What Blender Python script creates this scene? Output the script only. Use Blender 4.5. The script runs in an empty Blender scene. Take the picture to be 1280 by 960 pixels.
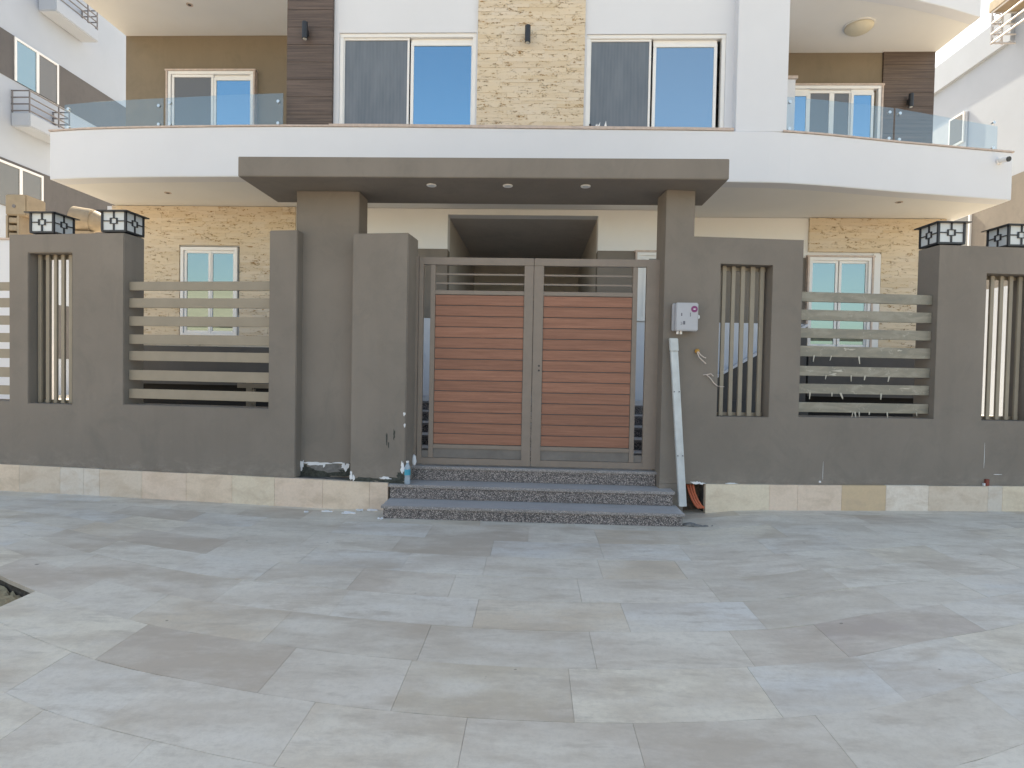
import bpy, bmesh, math, random
from math import radians, sin, cos, pi
from mathutils import Matrix, Vector

random.seed(7)
S = bpy.context.scene
COL = S.collection

# ------------------------------------------------------------------ camera, sky, sun, exposure
cd = bpy.data.cameras.new('camera')
cam = bpy.data.objects.new('camera', cd)
COL.objects.link(cam)
cd.sensor_width = 36.0
cd.lens = 36.0 * 720 / 1280
cd.clip_start = 0.05
cd.clip_end = 4000
cam.matrix_world = (Matrix.Translation((0, 0, 1.5)) @ Matrix.Rotation(radians(2.23), 4, 'Z')
                    @ Matrix.Rotation(radians(90 - 1.35), 4, 'X') @ Matrix.Rotation(radians(1.1), 4, 'Z'))
S.camera = cam

SUN_EL, SUN_AZ = 44.0, -6.0            # azimuth from +Y towards +X
w = bpy.data.worlds.new('World')
S.world = w
w.use_nodes = True
nt = w.node_tree
sky = nt.nodes.new('ShaderNodeTexSky')
sky.sky_type = 'NISHITA'
sky.sun_disc = False
sky.sun_elevation = radians(SUN_EL)
sky.sun_rotation = radians(SUN_AZ)
sky.air_density = 1.0
sky.dust_density = 2.2
sky.ozone_density = 0.3
bg = nt.nodes['Background']
bg.inputs['Strength'].default_value = 0.13
nt.links.new(sky.outputs[0], bg.inputs[0])

sd = bpy.data.lights.new('sun', 'SUN')
sd.energy = 4.0
sd.angle = radians(0.5)
sd.color = (1.0, 0.95, 0.87)
sun = bpy.data.objects.new('sun', sd)
COL.objects.link(sun)
dirn = Vector((sin(radians(SUN_AZ)) * cos(radians(SUN_EL)), cos(radians(SUN_AZ)) * cos(radians(SUN_EL)), sin(radians(SUN_EL))))
sun.rotation_euler = dirn.to_track_quat('Z', 'Y').to_euler()
sun.location = (0, 30, 40)

S.view_settings.view_transform = 'Standard'
S.view_settings.look = 'None'
S.view_settings.exposure = 1.7
S.view_settings.use_white_balance = True          # the phone balanced for open shade
S.view_settings.white_balance_temperature = 7900
S.view_settings.white_balance_tint = 5
S.view_settings.gamma = 1.0
S.cycles.max_bounces = 8
S.cycles.diffuse_bounces = 5

# ------------------------------------------------------------------ materials
def new_mat(name):
    m = bpy.data.materials.new(name)
    m.use_nodes = True
    t = m.node_tree
    return m, t, t.nodes['Principled BSDF']

def mapped(t, scale=(1, 1, 1), coord='Position'):
    if coord == 'Object':
        src = t.nodes.new('ShaderNodeTexCoord').outputs['Object']
    else:
        src = t.nodes.new('ShaderNodeNewGeometry').outputs['Position']
    mp = t.nodes.new('ShaderNodeMapping')
    mp.inputs['Scale'].default_value = scale
    t.links.new(src, mp.inputs[0])
    return mp.outputs[0]

def noise(t, vec, scale, detail=4, rough=0.55, dist=0.0):
    n = t.nodes.new('ShaderNodeTexNoise')
    n.inputs['Scale'].default_value = scale
    n.inputs['Detail'].default_value = detail
    n.inputs['Roughness'].default_value = rough
    n.inputs['Distortion'].default_value = dist
    t.links.new(vec, n.inputs['Vector'])
    return n.outputs['Fac']

def ramp(t, fac, stops):
    r = t.nodes.new('ShaderNodeValToRGB')
    el = r.color_ramp.elements
    while len(el) < len(stops):
        el.new(0.5)
    for e, (p, c) in zip(el, stops):
        e.position = p
        e.color = c if len(c) == 4 else (*c, 1)
    t.links.new(fac, r.inputs[0])
    return r.outputs[0]

def mix(t, fac, a, b, mode='MIX'):
    n = t.nodes.new('ShaderNodeMix')
    n.data_type = 'RGBA'
    n.blend_type = mode
    for sock, v in ((n.inputs[0], fac), (n.inputs[6], a), (n.inputs[7], b)):
        if hasattr(v, 'links') or hasattr(v, 'is_output'):
            t.links.new(v, sock)
        elif isinstance(v, (int, float)):
            sock.default_value = v
        else:
            sock.default_value = (*v, 1) if len(v) == 3 else v
    return n.outputs[2]

def bump(t, bsdf, h, strength=0.2, dist=0.01):
    b = t.nodes.new('ShaderNodeBump')
    b.inputs['Strength'].default_value = strength
    b.inputs['Distance'].default_value = dist
    t.links.new(h, b.inputs['Height'])
    t.links.new(b.outputs[0], bsdf.inputs['Normal'])

def sc(c, k):
    return tuple(min(1, v * k) for v in c)

def plaster(name, c, var=0.10, rough=0.85, grain=0.25, streak=True):
    m, t, b = new_mat(name)
    p = mapped(t)
    big = noise(t, p, 0.9, 5, 0.6)
    col = ramp(t, big, [(0.3, sc(c, 1 - var)), (0.7, sc(c, 1 + var))])
    if streak:
        st = noise(t, mapped(t, (5, 5, 0.35)), 1.0, 4, 0.6)
        col = mix(t, ramp(t, st, [(0.5, (0, 0, 0)), (0.75, (0.25,) * 3)]), col, sc(c, 0.78))
        sm = noise(t, p, 7.0, 6, 0.7)
        col = mix(t, ramp(t, sm, [(0.60, (0, 0, 0)), (0.78, (0.22,) * 3)]), col, sc(c, 1.40))
        pt = noise(t, mapped(t, (1.0, 1.0, 0.8)), 2.4, 8, 0.72, 0.8)
        sz = t.nodes.new('ShaderNodeSeparateXYZ'); t.links.new(p, sz.inputs[0])
        low = ramp(t, sz.outputs[2], [(0.28, (1, 1, 1)), (0.52, (0, 0, 0))])
        sp_ = ramp(t, noise(t, mapped(t, (3, 3, 5)), 2.2, 9, 0.75, 0.4), [(0.46, (0, 0, 0)), (0.66, (0.42,) * 3)])
        col = mix(t, mix(t, 1.0, low, sp_, 'MULTIPLY'), col, (0.36, 0.33, 0.29))
        col = mix(t, ramp(t, pt, [(0.50, (0, 0, 0)), (0.66, (0.30,) * 3)]), col, (c[0] * 0.66, c[1] * 0.70, c[2] * 0.72))
    t.links.new(col, b.inputs['Base Color'])
    b.inputs['Roughness'].default_value = rough
    bump(t, b, noise(t, p, 140, 3, 0.6), grain, 0.004)
    return m

def flat(name, c, rough=0.5, metallic=0.0, var=0.06, nscale=6.0, grain=0.0):
    m, t, b = new_mat(name)
    p = mapped(t)
    col = ramp(t, noise(t, p, nscale, 5, 0.6), [(0.3, sc(c, 1 - var)), (0.7, sc(c, 1 + var))])
    t.links.new(col, b.inputs['Base Color'])
    b.inputs['Roughness'].default_value = rough
    b.inputs['Metallic'].default_value = metallic
    if grain:
        bump(t, b, noise(t, p, 90, 3), grain, 0.003)
    return m

M = {}
M['grey'] = plaster('grey_render', (0.205, 0.178, 0.154))
M['porch'] = plaster('porch_render', (0.52, 0.48, 0.44))
M['grey_dark'] = plaster('dark_grey_render', (0.085, 0.080, 0.078))
M['brown'] = plaster('brown_render', (0.205, 0.165, 0.120), 0.06)
M['white'] = plaster('white_render', (0.655, 0.672, 0.725), 0.025, 0.85, 0.12, streak=False)
M['nb_band'] = plaster('neighbour_grey_band', (0.115, 0.108, 0.110))
M['nb_pale'] = plaster('pale_neighbour_render', (0.35, 0.385, 0.45), 0.03, 0.85, 0.12, streak=False)
M['nb_white'] = plaster('neighbour_render', (0.42, 0.46, 0.53), 0.03, 0.85, 0.12, streak=False)
M['ivory'] = plaster('ivory_render', (0.735, 0.735, 0.735), 0.03, 0.85, 0.12, streak=False)
M['pvc'] = flat('white_window_profile', (0.78, 0.77, 0.77), 0.35, 0, 0.02)
M['marble'] = flat('pinkish_marble_trim', (0.50, 0.40, 0.35), 0.4, 0, 0.15, 14)
M['slat'] = flat('beige_slat_paint', (0.268, 0.230, 0.180), 0.5, 0, 0.07, 5)
M['gate'] = flat('gate_frame_paint', (0.215, 0.175, 0.148), 0.5, 0, 0.07, 7)
M['gate_low'] = flat('gate_kick_panel', (0.16, 0.145, 0.135), 0.6, 0, 0.18, 5)
M['black'] = flat('black_metal', (0.020, 0.022, 0.028), 0.45)
M['painted_dark'] = flat('painted_basement_dark', (0.012, 0.011, 0.011), 0.9)  # near-black colour painted in for the darkness of an opening
M['rail'] = flat('grey_rail_paint', (0.16, 0.15, 0.16), 0.5)
M['steel'] = flat('brushed_steel', (0.6, 0.6, 0.6), 0.3, 1.0)
M['opal'] = flat('opal_plastic', (0.58, 0.61, 0.63), 0.35, 0, 0.03)
M['boxgrey'] = flat('light_grey_plastic', (0.40, 0.41, 0.45), 0.4, 0, 0.05)
M['purple'] = flat('purple_sticker', (0.20, 0.035, 0.14), 0.5)
M['print'] = flat('dark_print', (0.12, 0.12, 0.15), 0.6)
M['trunk'] = flat('white_trunking', (0.50, 0.53, 0.545), 0.4, 0, 0.10, 9)
M['orange'] = flat('orange_pipe_plastic', (0.52, 0.13, 0.06), 0.45, 0, 0.1)
M['rubble'] = flat('brown_rubble', (0.10, 0.075, 0.055), 0.95, 0, 0.5, 30, 0.8)
M['flake'] = flat('white_paint_chip', (0.72, 0.73, 0.76), 0.7, 0, 0.06)
M['damp'] = flat('damp_bare_render', (0.048, 0.052, 0.045), 0.9, 0, 0.55, 26, 0.9)
M['cement'] = flat('bare_cement', (0.17, 0.165, 0.16), 0.9, 0, 0.25, 26, 0.6)
M['tan_box'] = flat('tan_painted_metal', (0.33, 0.26, 0.18), 0.6, 0, 0.12)
M['brass'] = flat('yellow_connector', (0.42, 0.22, 0.04), 0.5)
M['wire'] = flat('pale_wire', (0.55, 0.47, 0.42), 0.5)
M['film'] = flat('torn_film', (0.46, 0.43, 0.37), 0.5, 0, 0.1)
M['blue_label'] = flat('blue_bottle_label', (0.03, 0.32, 0.45), 0.4)
M['rust'] = flat('rust_red', (0.22, 0.05, 0.035), 0.7)

def m_ground_sand():
    m, t, b = new_mat('sandy_ground')
    p = mapped(t)
    col = ramp(t, noise(t, p, 0.15, 8, 0.65), [(0.3, (0.30, 0.24, 0.17)), (0.7, (0.42, 0.35, 0.26))])
    t.links.new(col, b.inputs['Base Color'])
    b.inputs['Roughness'].default_value = 0.95
    return m
M['sand'] = m_ground_sand()
M['joint_plain'] = flat('tile_joint', (0.538, 0.477, 0.409), 0.9)
M['soil'] = flat('dry_soil', (0.33, 0.26, 0.16), 0.95, 0, 0.30, 20, 0.8)

def m_tile():
    m, t, b = new_mat('paving_stone')
    oi = t.nodes.new('ShaderNodeObjectInfo')
    p = mapped(t)
    base = oi.outputs['Color']
    # veins inside each slab, different per slab
    off = t.nodes.new('ShaderNodeVectorMath'); off.operation = 'ADD'
    rnd = t.nodes.new('ShaderNodeVectorMath'); rnd.operation = 'SCALE'
    rnd.inputs[0].default_value = (37, 17, 5)
    t.links.new(oi.outputs['Random'], rnd.inputs['Scale'])
    t.links.new(mapped(t, (1.1, 2.8, 1)), off.inputs[0])
    t.links.new(rnd.outputs[0], off.inputs[1])
    v = noise(t, off.outputs[0], 1.3, 9, 0.66, 0.1)
    col = mix(t, ramp(t, v, [(0.40, (0.55,) * 3), (0.58, (0, 0, 0))]), base, (0.47, 0.39, 0.31))
    # a film of pale mortar dust lying across slabs and joints alike
    d = noise(t, mapped(t, (0.8, 1.5, 1)), 1.15, 10, 0.62, 0.0)
    col = mix(t, ramp(t, d, [(0.46, (0, 0, 0)), (0.60, (0.62,) * 3)]), col, (0.705, 0.64, 0.545))
    d2 = noise(t, mapped(t, (1.0, 2.2, 1)), 2.3, 10, 0.68, 0.1)
    col = mix(t, ramp(t, d2, [(0.50, (0, 0, 0)), (0.66, (0.45,) * 3)]), col, (0.69, 0.63, 0.56))
    # brown scuffs and dried puddles, mostly thin and lying along the courses
    s_ = noise(t, mapped(t, (0.7, 1.9, 1)), 1.5, 10, 0.70, 0.1)
    col = mix(t, ramp(t, s_, [(0.52, (0, 0, 0)), (0.64, (0.60,) * 3)]), col, (0.45, 0.37, 0.29))
    s3 = noise(t, mapped(t, (1.6, 5.5, 1)), 1.6, 10, 0.72, 0.1)
    col = mix(t, ramp(t, s3, [(0.54, (0, 0, 0)), (0.68, (0.60,) * 3)]), col, (0.42, 0.355, 0.29))
    f = noise(t, p, 26, 8, 0.8)
    col = mix(t, ramp(t, f, [(0.36, (0.30,) * 3), (0.54, (0, 0, 0))]), col, (0.42, 0.365, 0.31))
    k = noise(t, p, 11.0, 2, 0.5)
    col = mix(t, ramp(t, k, [(0.765, (0, 0, 0)), (0.79, (0.6,) * 3)]), col, (0.12, 0.105, 0.09))
    t.links.new(col, b.inputs['Base Color'])
    r = ramp(t, d, [(0.35, (0.55,) * 3), (0.65, (0.8,) * 3)])
    t.links.new(r, b.inputs['Roughness'])
    bump(t, b, noise(t, p, 60, 7, 0.75), 0.35, 0.004)
    return m
M['tile'] = m_tile()

def m_plinth():
    m, t, b = new_mat('plinth_stone')
    oi = t.nodes.new('ShaderNodeObjectInfo')
    p = mapped(t, (1.2, 1.2, 2.5))
    v = noise(t, p, 3.0, 7, 0.65, 0.5)
    col = mix(t, ramp(t, v, [(0.45, (0, 0, 0)), (0.70, (0.6,) * 3)]), oi.outputs['Color'], (0.47, 0.36, 0.265))
    f = noise(t, mapped(t), 40, 5, 0.7)
    col = mix(t, ramp(t, f, [(0.4, (0.14,) * 3), (0.6, (0, 0, 0))]), col, (0.35, 0.29, 0.23))
    t.links.new(col, b.inputs['Base Color'])
    b.inputs['Roughness'].default_value = 0.6
    return m
M['plinth'] = m_plinth()

def m_cladding():
    m, t, b = new_mat('split_face_travertine')
    g = t.nodes.new('ShaderNodeNewGeometry')
    base = ramp(t, g.outputs['Random Per Island'], [(0.0, (0.60, 0.50, 0.385)), (0.35, (0.66, 0.56, 0.44)), (0.7, (0.635, 0.55, 0.455)), (1.0, (0.585, 0.475, 0.345))])
    big = noise(t, mapped(t), 1.3, 4)
    col = mix(t, ramp(t, big, [(0.4, (0, 0, 0)), (0.7, (0.5,) * 3)]), base, (0.62, 0.50, 0.34))
    pv = mapped(t, (15, 15, 42))
    pit = noise(t, pv, 1.0, 6, 0.72)
    zone = noise(t, mapped(t, (1.6, 1.6, 6)), 1.0, 3)
    s_ = t.nodes.new('ShaderNodeMath'); s_.operation = 'MULTIPLY_ADD'
    t.links.new(zone, s_.inputs[0]); s_.inputs[1].default_value = 0.35
    t.links.new(pit, s_.inputs[2])
    rv = t.nodes.new('ShaderNodeVectorMath'); rv.operation = 'ADD'
    rs_ = t.nodes.new('ShaderNodeVectorMath'); rs_.operation = 'SCALE'
    rs_.inputs[0].default_value = (13, 29, 41)
    t.links.new(g.outputs['Random Per Island'], rs_.inputs['Scale'])
    t.links.new(mapped(t, (7, 7, 22)), rv.inputs[0]); t.links.new(rs_.outputs[0], rv.inputs[1])
    row = noise(t, rv.outputs[0], 1.0, 5, 0.7)
    dots = noise(t, mapped(t, (34, 34, 60)), 1.0, 3, 0.6)
    rm = ramp(t, row, [(0.54, (0, 0, 0)), (0.63, (1, 1, 1))])
    dm_ = ramp(t, dots, [(0.47, (0, 0, 0)), (0.56, (0.95,) * 3)])
    pm = mix(t, 1.0, rm, dm_, 'MULTIPLY')
    wash = ramp(t, row, [(0.52, (0, 0, 0)), (0.68, (0.42,) * 3)])
    col = mix(t, wash, col, (0.52, 0.37, 0.20))
    hue = noise(t, mapped(t), 5, 2)
    pc = ramp(t, hue, [(0.4, (0.17, 0.115, 0.07)), (0.6, (0.33, 0.18, 0.065))])
    col = mix(t, pm, col, pc)
    t.links.new(col, b.inputs['Base Color'])
    b.inputs['Roughness'].default_value = 0.85
    inv = t.nodes.new('ShaderNodeMath'); inv.operation = 'SUBTRACT'; inv.inputs[0].default_value = 1
    t.links.new(pm, inv.inputs[1])
    bump(t, b, inv.outputs[0], 0.6, 0.012)
    return m
M['stone'] = m_cladding()

def m_wood(name, c1, c2, scale=(1.2, 1.2, 30), rough=0.6, coordk='Position'):
    m, t, b = new_mat(name)
    oi = t.nodes.new('ShaderNodeObjectInfo')
    off = t.nodes.new('ShaderNodeVectorMath'); off.operation = 'ADD'
    rnd = t.nodes.new('ShaderNodeVectorMath'); rnd.operation = 'SCALE'
    rnd.inputs[0].default_value = (31, 7, 53)
    t.links.new(oi.outputs['Random'], rnd.inputs['Scale'])
    t.links.new(mapped(t, scale), off.inputs[0])
    t.links.new(rnd.outputs[0], off.inputs[1])
    v = noise(t, off.outputs[0], 1.6, 7, 0.65, 0.4)
    col = ramp(t, v, [(0.32, c1), (0.68, c2)])
    h = t.nodes.new('ShaderNodeHueSaturation')
    mr = t.nodes.new('ShaderNodeMapRange')
    mr.inputs['To Min'].default_value = 0.90; mr.inputs['To Max'].default_value = 1.10
    t.links.new(oi.outputs['Random'], mr.inputs['Value'])
    t.links.new(mr.outputs[0], h.inputs['Value'])
    t.links.new(col, h.inputs['Color'])
    fine = noise(t, mapped(t, (14, 14, 220)), 1.0, 3)
    col = mix(t, ramp(t, fine, [(0.4, (0.16,) * 3), (0.6, (0, 0, 0))]), h.outputs[0], sc(c1, 0.55))
    t.links.new(col, b.inputs['Base Color'])
    b.inputs['Roughness'].default_value = rough
    bump(t, b, fine, 0.15, 0.002)
    return m
M['board'] = m_wood('red_brown_composite_board', (0.225, 0.098, 0.062), (0.335, 0.155, 0.102))
M['walnut'] = m_wood('dark_walnut_cladding', (0.058, 0.040, 0.034), (0.150, 0.108, 0.090), (0.6, 0.6, 22))

def m_granite(name='speckled_granite', film=0.0):
    m, t, b = new_mat(name)
    p = mapped(t)
    v = t.nodes.new('ShaderNodeTexVoronoi')
    v.inputs['Scale'].default_value = 150
    t.links.new(p, v.inputs['Vector'])
    sep = t.nodes.new('ShaderNodeSeparateColor')
    t.links.new(v.outputs['Color'], sep.inputs[0])
    col = ramp(t, sep.outputs[0], [(0.0, (0.035, 0.033, 0.036)), (0.45, (0.10, 0.095, 0.10)), (0.7, (0.20, 0.17, 0.165)), (0.92, (0.42, 0.38, 0.37))])
    dust = noise(t, mapped(t, (1.5, 4, 4)), 1.5, 7, 0.7)
    # dust lies only on the upward faces
    g = t.nodes.new('ShaderNodeNewGeometry')
    sx = t.nodes.new('ShaderNodeSeparateXYZ')
    t.links.new(g.outputs['Normal'], sx.inputs[0])
    up = ramp(t, sx.outputs[2], [(0.5, (0, 0, 0)), (0.9, (1, 1, 1))])
    dm = mix(t, 1.0, up, ramp(t, dust, [(0.3, (0.45,) * 3), (0.7, (0.85,) * 3)]), 'MULTIPLY')
    col = mix(t, dm, col, (0.56, 0.55, 0.555))
    if film: col = mix(t, ramp(t, dust, [(0.3, (film * 0.6,) * 3), (0.7, (film,) * 3)]), col, (0.40, 0.385, 0.385))
    t.links.new(col, b.inputs['Base Color'])
    b.inputs['Roughness'].default_value = 0.42
    return m
M['granite'] = m_granite()
M['granite_tread'] = m_granite('dusty_granite_tread', 0.5)

def m_pane(name, tint=(0.40, 0.74, 1.0), fac=0.46, under=(0.03, 0.035, 0.045)):
    m, t, b = new_mat(name)
    out = t.nodes['Material Output']
    gl = t.nodes.new('ShaderNodeBsdfGlossy')
    gl.inputs['Color'].default_value = (*tint, 1)
    gl.inputs['Roughness'].default_value = 0.015
    df = t.nodes.new('ShaderNodeBsdfDiffuse')
    df.inputs['Color'].default_value = (*under, 1)
    mx = t.nodes.new('ShaderNodeMixShader')
    mx.inputs[0].default_value = fac
    wv = noise(t, mapped(t), 1.1, 2)
    bp = t.nodes.new('ShaderNodeBump')
    bp.inputs['Strength'].default_value = 0.05
    bp.inputs['Distance'].default_value = 0.02
    t.links.new(wv, bp.inputs['Height'])
    t.links.new(bp.outputs[0], gl.inputs['Normal'])
    t.links.new(df.outputs[0], mx.inputs[1]); t.links.new(gl.outputs[0], mx.inputs[2])
    t.links.new(mx.outputs[0], out.inputs[0])
    return m
M['pane'] = m_pane('reflective_window_glass')
M['pane_soft'] = m_pane('curtained_blue_glass', (0.50, 0.78, 1.0), 0.36, (0.13, 0.155, 0.18))
M['pane_dark'] = m_pane('brown_reflection_glass', (0.8, 0.75, 0.70), 0.12, (0.105, 0.095, 0.088))  # brown under colour paints in a dim reflection, real gloss kept low
M['pane_pale'] = m_pane('curtained_window_glass', (0.60, 0.84, 0.92), 0.27, (0.10, 0.105, 0.09))

def m_screen():
    m, t, b = new_mat('fly_screen_mesh')
    p = mapped(t)
    wv = t.nodes.new('ShaderNodeTexNoise')
    wv.inputs['Scale'].default_value = 3.0
    wv.inputs['Detail'].default_value = 2
    t.links.new(mapped(t, (3.0, 3.0, 0.7)), wv.inputs['Vector'])
    col = ramp(t, wv.outputs['Fac'], [(0.3, (0.115, 0.14, 0.175)), (0.7, (0.15, 0.175, 0.21))])
    wa = t.nodes.new('ShaderNodeTexWave')
    wa.inputs['Scale'].default_value = 2.6; wa.inputs['Distortion'].default_value = 5.5; wa.inputs['Detail'].default_value = 2; wa.inputs['Detail Scale'].default_value = 0.8
    t.links.new(mapped(t, (2.4, 1, 0.35)), wa.inputs['Vector'])
    col = mix(t, ramp(t, wa.outputs['Fac'], [(0.3, (0, 0, 0)), (0.9, (0.16,) * 3)]), col, (0.19, 0.215, 0.255))
    t.links.new(col, b.inputs['Base Color'])
    b.inputs['Roughness'].default_value = 0.55
    return m
M['screen'] = m_screen()

def m_glass_rail():
    m, t, b = new_mat('clear_balustrade_glass')
    out = t.nodes['Material Output']
    tr = t.nodes.new('ShaderNodeBsdfTransparent')
    tr.inputs['Color'].default_value = (0.86, 0.90, 0.92, 1)
    gl = t.nodes.new('ShaderNodeBsdfGlossy')
    gl.inputs['Roughness'].default_value = 0.01
    gl.inputs['Color'].default_value = (0.9, 1, 1, 1)
    mx = t.nodes.new('ShaderNodeMixShader')
    mx.inputs[0].default_value = 0.085
    t.links.new(tr.outputs[0], mx.inputs[1]); t.links.new(gl.outputs[0], mx.inputs[2])
    t.links.new(mx.outputs[0], out.inputs[0])
    return m
M['glass_rail'] = m_glass_rail()

def m_pet():
    m, t, b = new_mat('clear_bottle_plastic')
    out = t.nodes['Material Output']
    tr = t.nodes.new('ShaderNodeBsdfTransparent')
    tr.inputs['Color'].default_value = (0.86, 0.92, 0.96, 1)
    b.inputs['Base Color'].default_value = (0.6, 0.7, 0.8, 1)
    b.inputs['Roughness'].default_value = 0.1
    mx = t.nodes.new('ShaderNodeMixShader')
    mx.inputs[0].default_value = 0.45
    t.links.new(tr.outputs[0], mx.inputs[1]); t.links.new(b.outputs[0], mx.inputs[2])
    t.links.new(mx.outputs[0], out.inputs[0])
    return m
M['pet'] = m_pet()

# ------------------------------------------------------------------ geometry helpers
def box(bm, x0, x1, y0, y1, z0, z1):
    v = [bm.verts.new((x, y, z)) for z in (z0, z1) for y in (y0, y1) for x in (x0, x1)]
    for f in ((0, 2, 3, 1), (4, 5, 7, 6), (0, 1, 5, 4), (2, 6, 7, 3), (0, 4, 6, 2), (1, 3, 7, 5)):
        bm.faces.new([v[i] for i in f])
    return v

def tube(bm, pts, r, n=8, cap=True):
    pts = [Vector(p) for p in pts]
    rings = []
    for i, p in enumerate(pts):
        d = (pts[min(i + 1, len(pts) - 1)] - pts[max(i - 1, 0)]).normalized()
        a = d.orthogonal().normalized() if abs(d.z) > 0.9 else d.cross(Vector((0, 0, 1))).normalized()
        b = d.cross(a)
        rr = r[i] if isinstance(r, (list, tuple)) else r
        rings.append([bm.verts.new(p + (a * cos(2 * pi * k / n) + b * sin(2 * pi * k / n)) * rr) for k in range(n)])
    for i in range(len(rings) - 1):
        for k in range(n):
            bm.faces.new((rings[i][k], rings[i][(k + 1) % n], rings[i + 1][(k + 1) % n], rings[i + 1][k]))
    if cap:
        bm.faces.new(rings[0][::-1]); bm.faces.new(rings[-1])

def lathe(bm, prof, c=(0, 0, 0), n=24):
    rings = []
    for r, z in prof:
        rings.append([bm.verts.new((c[0] + r * cos(2 * pi * k / n), c[1] + r * sin(2 * pi * k / n), c[2] + z)) for k in range(n)])
    for i in range(len(rings) - 1):
        for k in range(n):
            bm.faces.new((rings[i][k], rings[i][(k + 1) % n], rings[i + 1][(k + 1) % n], rings[i + 1][k]))
    bm.faces.new(rings[0][::-1]); bm.faces.new(rings[-1])

def prism(bm, poly, y0, y1):
    """A polygon of (x, z) points pushed from y0 back to y1."""
    a = [bm.verts.new((x, y0, z)) for x, z in poly]
    b = [bm.verts.new((x, y1, z)) for x, z in poly]
    n = len(poly)
    bm.faces.new(a); bm.faces.new(b[::-1])
    for i in range(n):
        bm.faces.new((a[i], b[i], b[(i + 1) % n], a[(i + 1) % n]))

def wall(bm, x0, x1, z0, z1, y0, y1, holes=()):
    """A wall with real openings (x0, x1, z0, z1); openings may run past the edge."""
    xs = sorted({x0, x1, *[min(max(h[i], x0), x1) for h in holes for i in (0, 1)]})
    zs = sorted({z0, z1, *[min(max(h[i], z0), z1) for h in holes for i in (2, 3)]})
    def solid(i, j):
        if not (0 <= i < len(xs) - 1 and 0 <= j < len(zs) - 1):
            return False
        cx, cz = (xs[i] + xs[i + 1]) / 2, (zs[j] + zs[j + 1]) / 2
        return not any(h[0] < cx < h[1] and h[2] < cz < h[3] for h in holes)
    cache = {}
    def V(i, j, k):
        if (i, j, k) not in cache:
            cache[i, j, k] = bm.verts.new((xs[i], (y0, y1)[k], zs[j]))
        return cache[i, j, k]
    for i in range(len(xs) - 1):
        for j in range(len(zs) - 1):
            if not solid(i, j):
                continue
            bm.faces.new((V(i, j, 0), V(i + 1, j, 0), V(i + 1, j + 1, 0), V(i, j + 1, 0)))
            bm.faces.new((V(i, j, 1), V(i, j + 1, 1), V(i + 1, j + 1, 1), V(i + 1, j, 1)))
            if not solid(i - 1, j): bm.faces.new((V(i, j, 0), V(i, j + 1, 0), V(i, j + 1, 1), V(i, j, 1)))
            if not solid(i + 1, j): bm.faces.new((V(i + 1, j, 0), V(i + 1, j, 1), V(i + 1, j + 1, 1), V(i + 1, j + 1, 0)))
            if not solid(i, j - 1): bm.faces.new((V(i, j, 0), V(i, j, 1), V(i + 1, j, 1), V(i + 1, j, 0)))
            if not solid(i, j + 1): bm.faces.new((V(i, j + 1, 0), V(i + 1, j + 1, 0), V(i + 1, j + 1, 1), V(i, j + 1, 1)))

def obj(name, bm, m, parent=None, bevel=0.0, smooth=False, kind=None, seg=2):
    bmesh.ops.recalc_face_normals(bm, faces=bm.faces)
    if bevel:
        ed = [e for e in bm.edges if len(e.link_faces) == 2 and e.calc_face_angle(0) > 0.6]
        bmesh.ops.bevel(bm, geom=ed, offset=bevel, segments=seg, affect='EDGES', clamp_overlap=True)
    me = bpy.data.meshes.new(name)
    bm.to_mesh(me); bm.free()
    if isinstance(m, str): m = M[m]
    me.materials.append(m)
    if smooth:
        for p in me.polygons: p.use_smooth = True
    o = bpy.data.objects.new(name, me)
    COL.objects.link(o)
    if parent: o.parent = parent
    if kind: o['kind'] = kind
    return o

SINGLY = {'basement_wall', 'basement_dark_panel', 'plinth_wall', 'corner_post', 'porch_lining', 'gate_post', 'bar_rail', 'door_frame', 'lower_frame', 'kick_panel',
          'bay_return', 'side_wall', 'upper_storey', 'rear_mass', 'frame', 'printed_mark'}
def quick(name, m, parent, *boxes, bevel=0.0, **kw):
    if name in SINGLY and len(boxes) > 1:
        return [quick(name, m, parent, b, bevel=bevel, **kw) for b in boxes]
    bm = bmesh.new()
    for b in boxes: box(bm, *b)
    return obj(name, bm, m, parent, bevel, **kw)

def thing(name, label, cat, loc=(0, 0, 0), rz=0.0, group=None):
    o = bpy.data.objects.new(name, None)
    o.empty_display_size = 0.2
    COL.objects.link(o)
    o.location = loc; o.rotation_euler = (0, 0, rz)
    o['label'] = label; o['category'] = cat
    if group: o['group'] = group
    return o

def tag(o, label, cat, group=None):
    o['label'] = label; o['category'] = cat
    if group: o['group'] = group
    return o

def dup(o, parent=None):
    c = o.copy(); COL.objects.link(c)
    if parent: c.parent = parent
    for ch in list(o.children): dup(ch, c)
    return c

def smoothstep(a, b, x):
    t = max(0.0, min(1.0, (x - a) / (b - a)))
    return t * t * (3 - 2 * t)

def gz(x):                                     # the paving rises a little to the right of the steps
    return 0.06 * smoothstep(1.45, 2.3, x) - 0.02 * smoothstep(1.4, 2.2, -x)

# ------------------------------------------------------------------ setting: ground, paving, far hill
bm = bmesh.new()
R_ = 1500
box(bm, -R_, R_, -R_, R_, -0.6, -0.4)
g = obj('ground', bm, 'sand', kind='structure')

# forecourt bed below the slabs, with the planting pit left open
PIT = (-4.3, -3.27, 2.43, 2.885)
def bend(x, y):
    return y + max(0.018, 0.072 - 0.0175 * (y - 2.9)) * x * x * (1 if abs(x) < 4.5 else (4.5 / abs(x)) ** 0.8)

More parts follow.
